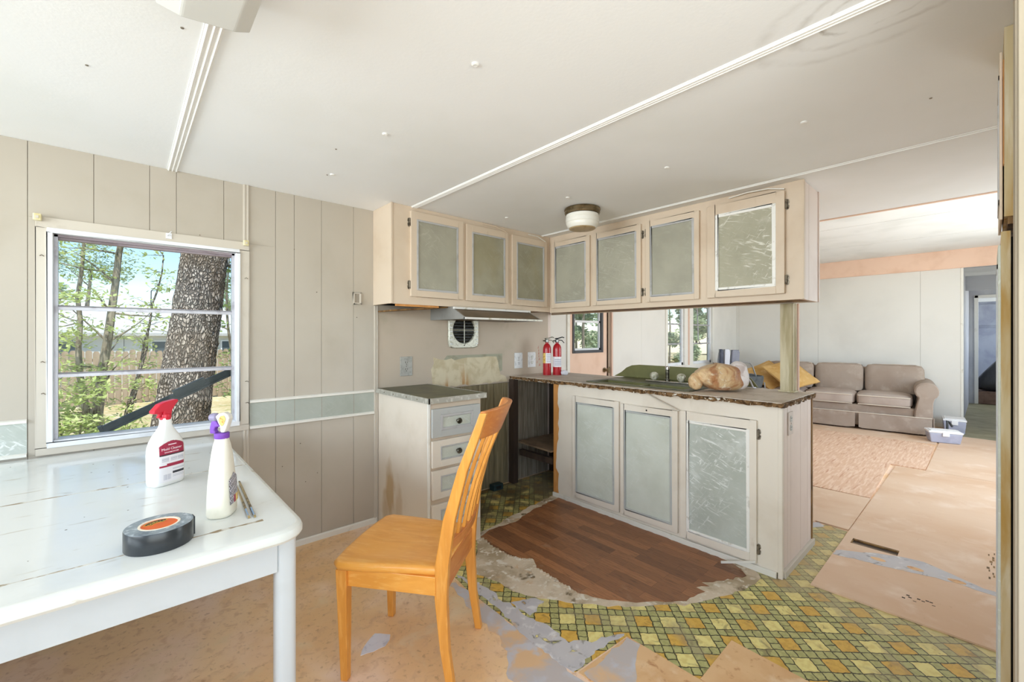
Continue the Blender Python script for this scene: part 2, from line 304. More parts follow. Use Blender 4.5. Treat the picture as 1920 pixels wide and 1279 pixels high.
M['ivory'] = mat('ivory_plastic', 0xE0D6B4, .45, [(0xCFC18E, 30, .5, .7)])
M['plate'] = mat('worn_metal_plate', 0xB4B2AC, .4, [(0x9C9A93, 30, .45, .7)], .5, .4)
M['plate_w'] = mat('white_outlet_plate', 0xD9DADB, .4, [(0xBDBFC2, 40, .55, .7)])
M['plate_p'] = mat('painted_outlet_plate', 0xC9BAAF, .5)
def scar_mat():
    N = NT('bare_plaster_scar'); v = N.coord()
    c = N.mix(N.noise(v, 9, 5, .4, .65, .8), lin(0xD5C9AE), lin(0xC2B394))
    s = N.noise(N.coord((1, 1, .12), loc=(.9, 0, 0)), 11, 4, .48, .62)
    g = N.n('ShaderNodeNewGeometry'); sx = N.n('ShaderNodeSeparateXYZ'); N.l(g.outputs['Position'], sx.inputs[0])
    low = N.math('MINIMUM', N.math('MAXIMUM', N.math('MULTIPLY', N.math('SUBTRACT', 1.09, sx.outputs[2]), 5.5), 0.0), 1.0)
    lx = N.math('MINIMUM', N.math('MAXIMUM', N.math('MULTIPLY', N.math('SUBTRACT', 2.22, sx.outputs[0]), 6), 0.0), 1.0)
    c = N.mix(N.math('MULTIPLY', N.math('MULTIPLY', s, low), lx), c, lin(0xB07A3A)); return N.done(c, .85, .2)
M['scar'] = scar_mat()
M['scar_edge'] = mat('grey_plaster_border', 0xA6A491, .8, [(0x938F7A, 14, .4, .7)], .2)
M['bark'] = mat('oak_bark', 0x8B8078, .9, [(0x5B5048, 7, .42, .58, (3, 3, 1)), (0xB5ABA2, 16, .55, .68, (3, 3, 1)), (0xA0907E, 2, .45, .6)], .15)
def bark_mat():
    N = NT('plated_oak_bark'); v = N.coord((1, 1, .5))
    vo = N.n('ShaderNodeTexVoronoi', feature='DISTANCE_TO_EDGE'); nz = N.n('ShaderNodeTexNoise'); N.l(v, nz.inputs['Vector']); nz.inputs['Scale'].default_value = 9
    mv = N.n('ShaderNodeMix', data_type='VECTOR'); mv.inputs[0].default_value = .10; N.l(v, mv.inputs[4]); N.l(nz.outputs['Color'], mv.inputs[5]); N.l(mv.outputs[1], vo.inputs['Vector']); vo.inputs['Scale'].default_value = 42
    cr = N.n('ShaderNodeMapRange'); N.l(vo.outputs['Distance'], cr.inputs[0]); cr.inputs[1].default_value = .02; cr.inputs[2].default_value = .22
    c = N.mix(cr.outputs[0], lin(0x62574E), N.mix(N.noise(N.coord((1, 1, .5)), 12, 5, .35, .65), lin(0x9E9083), lin(0xC6BAAE)))
    c = N.mix(N.math('MULTIPLY', N.noise(N.coord(loc=(1, 2, 3)), 1.6, 4, .45, .65), .35), c, lin(0x93806A))
    N.bump(cr.outputs[0], 1.0, .03); return N.done(c, .9, .1)
M['bark'] = bark_mat()
M['bark_lt'] = mat('pale_sapling_bark', 0x9A9080, .9, [(0x6F6556, 10, .42, .62, (3, 3, .6))], .15)
def leaf_mat(name, a, b):
    N = NT(name); oi = N.n('ShaderNodeNewGeometry')
    c = N.mix(oi.outputs['Random Per Island'], lin(a), lin(b)); N.done(c, .6, .3)
    tr = N.n('ShaderNodeBsdfTranslucent'); N.val(tr.inputs[0], c); mx = N.n('ShaderNodeMixShader'); mx.inputs[0].default_value = .35
    N.l(N.b.outputs[0], mx.inputs[1]); N.l(tr.outputs[0], mx.inputs[2]); N.l(mx.outputs[0], N.out.inputs[0]); return N.m
M['leaf'] = leaf_mat('spring_leaf', 0xA9BC66, 0xD3DA9C)
M['leaf2'] = leaf_mat('mid_green_leaf', 0x7F9A52, 0xA8BB78)
M['leaf3'] = leaf_mat('hazy_far_leaf', 0x9FB18A, 0xBFCBA8)
M['lawn'] = mat('dry_lawn', 0xCDB98A, .95, [(0xDECFA3, .9, .4, .65), (0xA9A065, 2.2, .5, .7), (0xE9E0C4, 6, .55, .7), (0x8E7A52, 12, .6, .72)], .1)
M['fence'] = mat('grey_brown_fence', 0xA3917C, .9, [(0x87765F, 3, .4, .7, (2, 2, .3))], .1)
M['house'] = mat('pale_trailer_siding', 0xC9CBCB, .6, [(0xB6B8B8, 1.2, .4, .7)], .3)
M['house_roof'] = mat('white_metal_roof', 0xD8DADB, .5, (), .4)
M['house_dark'] = mat('dark_far_window', 0x4F5A60, .3)
M['awning'] = mat('charcoal_awning_arm', 0x3C4040, .5, [(0x2E3232, 9, .4, .7)])
M['steelgrey'] = mat('hood_grey_enamel', 0x8F8E8B, .4, [(0x7F7D78, 4, .4, .7)], .5)
M['hood_white'] = mat('hood_white_lip', 0xDCDAD6, .35, [(0xB0A994, 18, .58, .7)], .5)
M['hood_brown'] = mat('bronze_hood_front', 0x6C5A45, .45, [(0x5A4A35, 6, .4, .7)], .5)
M['vent'] = mat('speckled_vent_metal', 0xBFBCAE, .4, [(0x8F8A7A, 60, .5, .66)], .5, .3)
M['teal'] = mat('dark_teal_box', 0x24383A, .6)
M['door_dark'] = mat('dark_door_window_frame', 0x4A4A4E, .45)
M['brown_trim'] = mat('brown_door_jamb', 0x9D8876, .6)
M['roof'] = mat('roof_sheet', 0x8F8F8C, .7)
def glass_mat(name, tint, refl):
    N = NT(name); tr = N.n('ShaderNodeBsdfTransparent'); tr.inputs[0].default_value = lin(tint)
    gl = N.n('ShaderNodeBsdfGlossy'); gl.inputs['Roughness'].default_value = .03; gl.inputs[0].default_value = (1, 1, 1, 1)
    fr = N.n('ShaderNodeFresnel'); fr.inputs[0].default_value = 1.35; mx = N.n('ShaderNodeMixShader')
    N.l(N.math('MULTIPLY', fr.outputs[0], refl), mx.inputs[0]); N.l(tr.outputs[0], mx.inputs[1]); N.l(gl.outputs[0], mx.inputs[2]); N.l(mx.outputs[0], N.out.inputs[0]); return N.m
M['glass'] = glass_mat('window_glass', 0xF8FBFB, .25)

# ------------------------------------------------------------------ mesh helpers
I4 = Matrix.Identity(4)
class MB:
    def __init__(s): s.v = []; s.f = []; s.m = []; s.sm = []
    def add(s, vs, fs, mi=0, sm=False, T=None):
        o = len(s.v)
        for v in vs:
            s.v.append(tuple(T(*v)) if callable(T) else (tuple(T @ Vector(v)) if T is not None else tuple(v)))
        for f in fs: s.f.append([i + o for i in f]); s.m.append(mi); s.sm.append(sm)
        return s
    def box(s, x0, x1, y0, y1, z0, z1, mi=0, T=None):
        vs = [(x, y, z) for z in (z0, z1) for y in (y0, y1) for x in (x0, x1)]
        return s.add(vs, [(0, 2, 3, 1), (4, 5, 7, 6), (0, 1, 5, 4), (2, 6, 7, 3), (0, 4, 6, 2), (1, 3, 7, 5)], mi, False, T)
    def prism(s, pts, vec, mi=0, T=None):
        n = len(pts); a = [tuple(p) for p in pts]; vec = Vector(vec); b = [tuple(Vector(p) + vec) for p in pts]
        return s.add(a + b, [tuple(reversed(range(n)))] + [tuple(range(n, 2 * n))] + [(i, (i + 1) % n, (i + 1) % n + n, i + n) for i in range(n)], mi, False, T)
    def sheet(s, poly, z0, z1, mi=0): return s.prism([(x, y, z0) for x, y in poly], (0, 0, z1 - z0), mi)
    def loft(s, rings, mi=0, sm=True, cap=True, T=None):
        n = len(rings[0]); vs = [p for r in rings for p in r]; fs = []
        for k in range(len(rings) - 1):
            for i in range(n): j = (i + 1) % n; fs.append((k * n + i, k * n + j, (k + 1) * n + j, (k + 1) * n + i))
        s.add(vs, fs, mi, sm, T)
        if cap:
            s.add(rings[0], [tuple(reversed(range(n)))], mi, False, T); s.add(rings[-1], [tuple(range(n))], mi, False, T)
        return s
    def lathe(s, prof, c=(0, 0, 0), n=24, mi=0, T=None, sm=True):
        rings = [[(c[0] + r * math.cos(2 * math.pi * i / n), c[1] + r * math.sin(2 * math.pi * i / n), c[2] + z) for i in range(n)] for r, z in prof]
        return s.loft(rings, mi, sm, True, T)
    def tube(s, pts, r, n=8, mi=0, T=None, cap=True):
        pts = [Vector(p) for p in pts]; rings = []; up = None
        for i, p in enumerate(pts):
            d = (pts[min(i + 1, len(pts) - 1)] - pts[max(i - 1, 0)]).normalized()
            if up is None: up = d.orthogonal().normalized()
            up = (up - d * up.dot(d)).normalized(); sd = d.cross(up); rr = r[i] if isinstance(r, (list, tuple)) else r
            rings.append([tuple(p + up * (math.cos(2 * math.pi * k / n) * rr) + sd * (math.sin(2 * math.pi * k / n) * rr)) for k in range(n)])
        return s.loft(rings, mi, True, cap, T)
    def blob(s, c, size, k=5.0, n=8, mi=0, fn=None, T=None):
        """rounded box of full size `size`; k sets squareness; fn moves points"""
        idx = {}; vs = []; fs = []
        def vid(p):
            key = tuple(round(x, 5) for x in p)
            if key not in idx:
                q = Vector(p); L = (abs(q.x) ** k + abs(q.y) ** k + abs(q.z) ** k) ** (1 / k); q = q / L
                q = Vector((q.x * size[0] / 2, q.y * size[1] / 2, q.z * size[2] / 2))
                if fn: q = fn(q)
                idx[key] = len(vs); vs.append(tuple(q + Vector(c)))
            return idx[key]
        for ax in range(3):
            for sg in (-1, 1):
                for i in range(n):
                    for j in range(n):
                        q = []
                        for a, b in ((i, j), (i + 1, j), (i + 1, j + 1), (i, j + 1)):
                            p = [0, 0, 0]; p[ax] = sg; p[(ax + 1) % 3] = math.tan((a / n * 2 - 1) * math.pi / 4); p[(ax + 2) % 3] = math.tan((b / n * 2 - 1) * math.pi / 4); q.append(vid(p))
                        fs.append(q)
        return s.add(vs, fs, mi, True, T)

OFF = {}
def obj(name, mb, mats, parent=None, kind=None, bevel=0, label=None, local=False, sharp=35, subsurf=0):
    me = bpy.data.meshes.new(name)
    off = Vector((0, 0, 0)) if (parent is None or local) else OFF.get(parent.name, Vector((0, 0, 0)))
    me.from_pydata([tuple(Vector(v) - off) for v in mb.v], [], mb.f)
    mats = mats if isinstance(mats, (list, tuple)) else [mats]
    for m in mats: me.materials.append(m)
    for p, mi, sm in zip(me.polygons, mb.m, mb.sm): p.material_index = mi; p.use_smooth = sm
    bm = bmesh.new(); bm.from_mesh(me); bmesh.ops.remove_doubles(bm, verts=bm.verts, dist=1e-6); bmesh.ops.recalc_face_normals(bm, faces=bm.faces); bm.to_mesh(me); bm.free()
    if any(mb.sm): me.set_sharp_from_angle(angle=math.radians(sharp))
    o = bpy.data.objects.new(name, me); COL.objects.link(o)
    if parent is not None: o.parent = parent
    OFF[o.name] = off
    if kind: o['kind'] = kind
    if label: o['label'] = label
    if bevel:
        b = o.modifiers.new('bevel', 'BEVEL'); b.width = bevel; b.segments = 2; b.limit_method = 'ANGLE'; b.angle_limit = math.radians(40)
    if subsurf:
        b = o.modifiers.new('subsurf', 'SUBSURF'); b.levels = subsurf; b.render_levels = subsurf
    return o
def tag(o, label=None, cat=None, group=None, kind=None):
    if label: o['label'] = label
    if cat: o['category'] = cat
    if group: o['group'] = group
    if kind: o['kind'] = kind
    return o
def thing(name, label, cat, loc=(0, 0, 0), rotz=0.0, group=None, kind=None):
    o = bpy.data.objects.new(name, None); o.empty_display_size = .05; COL.objects.link(o); o.location = loc; o.rotation_euler = (0, 0, rotz)
    OFF[o.name] = Vector(loc); return tag(o, label, cat, group, kind)
def struct(name, mb, mats, bevel=0): return obj(name, mb, mats, None, 'structure', bevel)
def copy_tree(o, parent=None):
    c = o.copy(); COL.objects.link(c); OFF[c.name] = OFF.get(o.name, Vector((0, 0, 0)))
    if parent is not None: c.parent = parent
    for ch in list(o.children): copy_tree(ch, c)
    return c
def text_mesh(body, size, T, depth=.0004, align='CENTER'):
    cu = bpy.data.curves.new('txt', 'FONT'); cu.body = body; cu.size = size; cu.align_x = align; cu.extrude = depth; cu.resolution_u = 2
    t = bpy.data.objects.new('txt', cu); COL.objects.link(t); dg = bpy.context.evaluated_depsgraph_get(); me = bpy.data.meshes.new_from_object(t.evaluated_get(dg))
    mb = MB(); mb.add([tuple(v.co) for v in me.vertices], [tuple(p.vertices) for p in me.polygons], 0, False, T)
    bpy.data.objects.remove(t); bpy.data.curves.remove(cu); bpy.data.meshes.remove(me); return mb

# ------------------------------------------------------------------ the shell
W = 2.817; H = 2.13; LY = 3.15; BX = 8.46; LZ = 2.46; RY = -.95; FX = -2.0
WX0, WX1, WZ0, WZ1 = -.285, .522, .748, 1.80      # rough opening of the kitchen window
def wall_with_holes(mb, u0, u1, v0, v1, holes, place):
    us = sorted({u0, u1, *[h[0] for h in holes], *[h[1] for h in holes]}); vs = sorted({v0, v1, *[h[2] for h in holes], *[h[3] for h in holes]})
    for a, b in zip(us, us[1:]):
        run = None
        for c, d in zip(vs, vs[1:]):
            hole = any(h[0] - 1e-6 <= a and b <= h[1] + 1e-6 and h[2] - 1e-6 <= c and d <= h[3] + 1e-6 for h in holes)
            if not hole: run = [c, d] if run is None else [run[0], d]
            if hole or d == vs[-1]:
                if run: place(mb, a, b, run[0], run[1])
                run = None
# kitchen window wall
mb = MB(); wall_with_holes(mb, FX - .1, 3.0, 0, 2.2, [(WX0, WX1, WZ0, WZ1)], lambda m, a, b, c, d: m.box(a, b, W + .006, W + .10, c, d))
wl = struct('wall_left', mb, M['groove'])
seams = [FX, -1.75, -1.5, -1.3, -1.12, -.9, -.73, -.52, -.313, -.105, .096, .202, .408, .499, .664, .766, .925, 1.129, 1.27]
for a, b in zip(seams, seams[1:]):
    g = .0009
    a_, b_ = a + g, b - g
    def strip(x0, x1, z0, z1):
        obj('wall_panel', MB().box(x0, x1, W, W + .007, z0, z1), M['wall'], wl, bevel=.0012)
    if b_ < WX0 or a_ > WX1: strip(a_, b_, 0, H)
    else:
        strip(a_, b_, 0, WZ0); strip(a_, b_, WZ1, H)
        if a_ < WX0: strip(a_, WX0, WZ0, WZ1)
        if b_ > WX1: strip(WX1, b_, WZ0, WZ1)
obj('range_panel', MB().box(1.27, 3.0, W - .001, W + .007, .875, H), M['wall_range'], wl)
pse = [1.27, 1.66, 1.86, 2.06, 2.332, 2.49, 2.623, 2.826, 3.0]
for i, (a, b) in enumerate(zip(pse, pse[1:])):
    obj('wall_plank', MB().box(a + .002, b - .002, W, W + .007, 0, .872), M['plank_wall'] if i < 5 else M['plank_wall2'], wl, bevel=.0015)
# battens, chair rails and skirting on that wall
def batten(x0, x1, z0, z1):
    mb = MB(); ww = x1 - x0
    mb.box(x0, x1, W - .006, W, z0, z1); mb.box(x0 + ww * .12, x0 + ww * .36, W - .010, W - .006, z0, z1); mb.box(x0 + ww * .64, x0 + ww * .88, W - .010, W - .006, z0, z1)
    return mb
struct('trim_1', batten(.497, .527, 0, H), M['trim'], .001)
struct('trim_2', batten(1.268, 1.296, .0, 1.483), M['trim'], .001)
for n, (x0, x1) in enumerate(((FX, -.315), (.53, 1.268))):
    mb = MB().box(x0, x1, W - .002, W + .001, .752, .900); o = struct('trim_%d' % (3 + n), mb, M['rail_band' if n else 'panel_scrub'])
    for z in (.893, .745):
        mb = MB().prism([(x0, W - .001, z), (x0, W - .013, z + .003), (x0, W - .013, z + .014), (x0, W - .001, z + .019)], (x1 - x0, 0, 0)); obj('rail', mb, M['white_trim'], o)
    if n:   # groove shadows carried through the band
        for a in (.664, .766, .925, 1.129): obj('groove_line', MB().box(a - .0012, a + .0012, W - .0028, W - .001, .764, .893), M['groove'], o)
mb = MB().prism([(FX, W, 0), (FX, W - .012, 0), (FX, W - .012, .03), (FX, W - .006, .036), (FX, W, .036)], (1.285 - FX, 0, 0)); struct('baseboard_left', mb, M['white_trim'])
# nails left in the wall
for x, z in ((-.20, 1.80), (.30, 1.813), (-.11, 1.80), (.42, 1.80), (.765, 1.80), (.895, 1.55), (1.15, 1.40), (.70, .50), (.9, .42), (.83, .38), (.8, .62)):
    obj('nail', MB().lathe([(.0001, 0), (.003, 0), (.003, .004), (.0001, .005)], (0, 0, 0), 8, 0, lambda a, b, c, x=x, z=z: (x + a, W - c + .002, z + b)), M['hinge'], wl)

# window 1
win = thing('window_1', None, None, (.118, W, .75), kind='structure')
def wbox(name, x0, x1, y0, y1, z0, z1, m, par=None, bv=.002): return obj(name, MB().box(x0, x1, y0, y1, z0, z1), m, par or win, bevel=bv)
cs = MB()   # flat casing around the opening
for b in ((-.289, -.252, .778, 1.757), (.478, .526, .778, 1.757), (-.289, .526, 1.757, 1.803), (-.289, .526, .745, .778)): cs.box(b[0], b[1], W - .012, W + .0, b[2], b[3])
obj('window_casing', cs, M['trim'], win, bevel=.0015)
fr = MB()
for b in ((-.254, -.236, .800, 1.738), (.462, .480, .800, 1.738), (-.254, .480, 1.738, 1.758), (-.254, .480, .776, .800)): fr.box(b[0], b[1], W - .020, W + .07, b[2], b[3])
obj('window_frame', fr, M['metal_white'], win, bevel=.002)
mb = MB()
for z, y in ((1.728, .03), (1.718, .045)): mb.box(-.236, .462, W + y, W + y + .03, z, z + .012)
obj('window_track', mb, M['mauve'], win)
fx = MB()
for x in (-.236, .450): fx.box(x, x + .012, W + .03, W + .062, .800, 1.74)
obj('window_side_channel', fx, M['metal_win'], win)
panes = [(.806, 1.085), (1.105, 1.398), (1.418, 1.716)]
for i, (z0, z1) in enumerate(panes):
    p = wbox('window_pane', -.228, .454, W + .046, W + .050, z0 + .004, z1 - .004, M['glass'], None, 0)
for z in (1.405, 1.095):
    o = obj('window_rail', MB().prism([(-.232, W + .034, z - .010), (-.232, W + .056, z - .010), (-.232, W + .060, z + .006), (-.232, W + .044, z + .012), (-.232, W + .034, z + .004)], (.69, 0, 0)), M['metal_win'], win)
obj('window_sill', MB().box(-.236, .462, W - .004, W + .09, .792, .806), M['metal_white'], win, bevel=.003)
for x in (-.283, .508):
    b = thing('curtain_bracket', 'ivory curtain rod bracket at the %s top corner of the kitchen window' % ('left' if x < 0 else 'right'), 'bracket', (x, W - .012, 1.795), group='curtain brackets on the kitchen window')
    obj('bracket_box', MB().box(x - .012, x + .014, W - .034, W - .012, 1.782, 1.812), M['ivory'], b, bevel=.003)
    obj('bracket_slot', MB().box(x - .004, x + .006, W - .037, W - .034, 1.79, 1.802), M['trim'], b)
mb = MB(); mb.tube([(.165, W - .014, 1.785), (.165, W - .030, 1.79), (.175, W - .034, 1.80), (.18, W - .026, 1.808)], .0025, 6); mb.box(.158, .182, W - .016, W - .012, 1.772, 1.80)
tag(obj('curtain_hook', mb, M['metal_white'], None), 'small white metal hook at the middle of the window head', 'hook')
for x, z in ((-.275, 1.63), (-.272, 1.16), (-.27, 1.02), (.505, 1.60), (.508, 1.02), (.51, .90)):
    mb = MB().tube([(x, W - .010, z), (x, W - .018, z), (x + .006, W - .026, z + .003), (x + .013, W - .024, z - .003)], .0018, 6); obj('cup_hook', mb, M['hinge'], win)

# floor slab and the sheets lying on it
fl = struct('floor', MB().box(FX - .1, BX, RY - .1, LY + .1, -.12, 0), M['floor'])
mb = MB().box(BX, 14.2, -1.4, 1.5, -.12, -.002); obj('hall_floor', mb, M['hall_floor'], fl)
obj('hall_floor_strip', MB().sheet([(7.78, -.94), (7.85, .33), (8.44, .33), (8.47, .26), (8.47, -.94)], 0, .0015), M['hall_floor'], fl)
def rag(poly, amp=.012, step=.03, seed=1):
    r = random.Random(seed); out = []
    for (x0, y0), (x1, y1) in zip(poly, poly[1:] + poly[:1]):
        L = math.hypot(x1 - x0, y1 - y0); n = max(1, int(L / step))
        for i in range(n):
            t = i / n; j = amp if i else amp * .3; out.append((x0 + (x1 - x0) * t + r.uniform(-j, j), y0 + (y1 - y0) * t + r.uniform(-j, j)))
    return out
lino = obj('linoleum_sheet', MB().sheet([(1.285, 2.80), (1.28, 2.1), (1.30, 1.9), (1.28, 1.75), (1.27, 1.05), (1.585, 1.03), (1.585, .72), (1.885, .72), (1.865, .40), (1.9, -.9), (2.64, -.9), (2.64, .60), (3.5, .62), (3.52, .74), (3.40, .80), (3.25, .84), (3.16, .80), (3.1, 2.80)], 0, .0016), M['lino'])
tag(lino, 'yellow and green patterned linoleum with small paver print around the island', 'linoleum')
back = [(2.55, 2.339), (2.196, 2.289), (1.917, 2.235), (1.676, 2.207), (1.602, 2.093), (1.484, 1.963), (1.399, 1.833), (1.43, 1.727), (1.441, 1.6), (1.501, 1.461), (1.594, 1.318), (1.749, 1.146), (1.847, 1.074), (2.005, .948), (2.296, .829), (2.479, .805), (2.55, .864)]
bk = obj('felt_backing', MB().sheet(rag(back, .012, .035, 3), .0016, .0032), M['backing']); tag(bk, 'torn beige felt backing around the edge of the brown vinyl', 'backing')
vin = [(2.538, 2.271), (2.538, .985), (2.51, .924), (2.451, .864), (2.26, .956), (2.215, .997), (2.206, .954), (2.148, .993), (2.146, .947), (2.067, .965), (2.003, .973), (1.873, 1.086), (1.793, 1.155), (1.732, 1.227), (1.669, 1.359), (1.671, 1.47), (1.675, 1.55), (1.684, 1.676), (1.726, 1.745), (1.682, 1.795), (1.657, 1.867), (1.658, 1.989), (1.676, 2.158), (1.773, 2.196), (1.987, 2.172), (2.212, 2.236)]
vy = obj('vinyl_sheet', MB().sheet(rag(vin, .008, .03, 5), .0032, .005), M['vinyl']); tag(vy, 'brown wood-look vinyl remnant with torn edges in front of the island', 'vinyl')
curl = MB()   # curled white torn rim along the front of the vinyl
rr = random.Random(4)
for (x0, y0), (x1, y1) in zip(vin[14:22], vin[15:23]):
    for k in range(5):
        t = k / 5; x = x0 + (x1 - x0) * t - .008; y = y0 + (y1 - y0) * t - .006; s = rr.uniform(.006, .014)
        curl.prism([(x - s, y, .003), (x + s * .2, y - s, .003), (x + s, y + s * .4, .003), (x + s * .1, y + s, .003)], (0, 0, rr.uniform(.003, .009)))
tag(obj('torn_flake', curl, M['backing'], bk), kind='stuff')
def patch(name, poly, z0, z1, m, amp=.006, seed=1, step=.03): return obj(name, MB().sheet(rag(poly, amp, step, seed) if amp else poly, z0, z1), m, fl)
patch('glue_residue', [(1.315, 1.90), (1.30, 1.563), (1.262, 1.324), (1.255, 1.20), (1.262, 1.056), (1.40, 1.062), (1.592, 1.044), (1.563, 1.066), (1.50, 1.098), (1.445, 1.106), (1.41, 1.15), (1.37, 1.17), (1.375, 1.22), (1.385, 1.30), (1.372, 1.378), (1.36, 1.45), (1.37, 1.53), (1.345, 1.56), (1.37, 1.66), (1.35, 1.8)], .0, .0022, M['residue'], .010, 2, .02)
patch('glue_residue', [(1.372, 1.53), (1.374, 1.40), (1.42, 1.40), (1.46, 1.43), (1.50, 1.43), (1.47, 1.49), (1.43, 1.51)], .0, .0023, M['residue'], .006, 12, .02)
patch('glue_residue', [(1.262, 1.9), (1.20, 1.62), (1.17, 1.36), (1.11, 1.25), (1.06, 1.20), (1.10, 1.05), (1.262, .98), (1.268, 1.3), (1.29, 1.6)], 0, .0008, M['residue2'], .014, 6)
obj('hardboard_sheet', MB().sheet([(1.276, 1.04), (1.276, -.9), (1.58, -.9), (1.584, 1.022)], 0, .004), M['hardboard'], fl, bevel=.001)
obj('hardboard_sheet', MB().sheet([(1.588, .718), (1.588, -.9), (1.87, -.9), (1.872, .45), (1.886, .722)], 0, .004), M['hardboard'], fl, bevel=.001)
patch('glue_residue', [(1.29, 1.02), (1.575, 1.02), (1.583, .96), (1.50, .93), (1.42, .88), (1.35, .86), (1.285, .90)], .004, .0046, M['residue2'], .012, 8)
patch('underlay_scrap', [(.70, 1.678), (.752, 1.736), (.799, 1.763), (.845, 1.713), (.828, 1.684), (.797, 1.662), (.748, 1.666)], 0, .0012, M['paper_white'], .004, 9, .02)
# living room boards (a floor vent is cut through the nearest one)
def board_with_hole():
    m = MB(); x0, x1, y0, y1 = 3.308, 3.392, .355, .571
    m.box(2.607, x0, RY, .612, 0, .009); m.box(x1, 5.61, RY, .612, 0, .009); m.box(x0, x1, RY, y0, 0, .009); m.box(x0, x1, y1, .612, 0, .009); return m
o = obj('particle_board', board_with_hole(), M['live_floor'], fl)
vent = thing('floor_vent_opening', 'narrow rectangular cut-out in the pale floor boards showing raw wood', 'floor vent', (3.35, .46, .004))
mb = MB(); mb.box(3.308, 3.392, .355, .571, .0004, .003); obj('vent_base', mb, M['dark_wood'], vent)
mb = MB(); mb.box(3.372, 3.392, .355, .571, .003, .010); mb.box(3.308, 3.392, .565, .571, .003, .010); obj('vent_liner', mb, M['cab_edge'], vent)
obj('vent_damper', MB().box(3.318, 3.338, .36, .566, .003, .005), M['shelf_wood'], vent)
obj('particle_board', MB().box(5.616, 7.85, RY, .40, 0, .009), M['live_floor'], fl)
obj('particle_board', MB().sheet([(3.53, .80), (4.32, 1.02), (4.32, 3.1), (3.1, 3.1), (3.1, .90)], 0, .009), M['live_floor'], fl)
obj('particle_board', MB().sheet([(3.53, .80), (3.524, .618), (4.33, .620), (4.32, 1.02)], 0, .0085), M['live_floor'], fl)
obj('plywood_sheet', MB().sheet(rag([(4.335, .624), (5.61, .655), (5.64, .655), (5.64, .406), (6.95, .42), (7.02, .7), (7.02, 3.1), (4.335, 3.1)], .003, .2, 2), 0, .011), M['osb'], fl)
obj('particle_board', MB().box(7.03, BX, .42, LY, 0, .009), M['live_floor'], fl)
patch('glue_residue', [(3.062, .612), (3.13, .608), (3.25, .45), (3.31, .33), (3.327, .247), (3.20, .02), (3.19, -.2), (3.14, -.2), (3.153, .009), (3.167, .119), (3.14, .25), (3.112, .355)], .009, .0098, M['residue'], .006, 4)
patch('glue_residue', [(3.53, .78), (3.42, .84), (3.25, .86), (3.17, .82), (3.22, .77), (3.36, .80), (3.48, .74)], .0, .0024, M['residue'], .008, 5)
for x, y in ((3.175, .423), (3.195, .27), (3.189, .112)):
    patch('bare_spot', [(x + .022 * math.cos(a / 10 * 6.283), y + .035 * math.sin(a / 10 * 6.283)) for a in range(10)], .0098, .0102, M['hardboard'], .004, int(x * 900))
crack = MB(); r_ = random.Random(9)
for k in range(9):
    x, y = 2.82 + r_.uniform(-.03, .03), .17 + k * .013 + r_.uniform(-.004, .004); crack.box(x, x + r_.uniform(.004, .014), y, y + .012, .009, .0094)
obj('floor_crack', crack, M['dark_wood'], fl)
rip = MB()
for k in range(12):
    y = -.01 + r_.uniform(-.012, .012); x = 3.35 + k * .035; rip.box(x, x + .03, y, y + r_.uniform(.004, .012), .009, .0093)
obj('floor_tear', rip, M['cab_edge'], fl)

# ceilings
cl = struct('ceiling', MB().box(FX - .1, 3.83, RY - .1, W + .1, H + .008, H + .10), M['groove'])
sx = [FX, -1.03, .195, 1.425, 2.645, 3.83]
for a, b in zip(sx, sx[1:]): obj('ceiling_panel', MB().box(a + .001, b - .001, RY, W + .05, H, H + .009), M['ceil'], cl)
def ctrim(n, x, wd, y1, m, ridges=3):
    mb = MB(); mb.box(x - wd / 2, x + wd / 2, RY, y1, H - .003, H)
    for k in range(ridges):
        c = x + (k - (ridges - 1) / 2) * wd / ridges; mb.prism([(c - wd * .12, RY, H - .003), (c, RY, H - .008), (c + wd * .12, RY, H - .003)], (0, y1 - RY, 0))
    struct('trim_%d' % n, mb, m)
ctrim(5, .186, .046, W, M['ceil_trim']); ctrim(6, 1.425, .040, 2.56, M['ceil_trim']); ctrim(7, 2.645, .022, 2.56, M['ceil_trim'], 1); ctrim(12, -1.03, .046, W, M['ceil_trim'])
struct('trim_8', MB().box(3.815, 3.85, RY, LY, H - .004, LZ), M['peach'], .002)
for x, y in ((.82, 1.083), (.82, 1.711), (.818, 2.326), (2.018, .497), (2.043, 1.095), (2.048, 2.329), (2.03, 1.74)):
    mb = MB()
    mb.lathe([(.0001, 0), (.011, 0), (.013, -.003), (.008, -.006), (.0001, -.005)], (x, y, H), 10)
    obj('screw_rosette', mb, M['ceil_trim'], cl)
for x, y in ((-.087, 1.908), (2.154, .141), (.12, 1.5), (.72, 2.0), (.80, 2.35)): obj('nail_head', MB().lathe([(.0001, 0), (.0045, 0), (.004, -.002), (.0001, -.0025)], (x, y, H), 8), M['hinge'], cl)
lc = MB().box(3.84, BX + .1, RY - .1, LY + .1, LZ + .008, LZ + .08)
oc = obj('living_ceiling', lc, M['groove'], cl)
lx = [3.85, 4.62, 5.84, 7.11, BX]
for a, b in zip(lx, lx[1:]): obj('living_ceiling_panel', MB().box(a + .005, b - .005, RY, LY, LZ, LZ + .009), M['ceil_live'], cl)
struct('roof', MB().box(FX - 1.2, 14.5, RY - 1.5, LY + .5, 2.75, 2.85), M['roof'])  # unseen slab; overhang added to keep direct sun out of the side openings
struct('trim_9', MB().box(3.83, 3.86, RY - .1, LY + .1, H + .02, LZ + .05), M['ceil_live'])

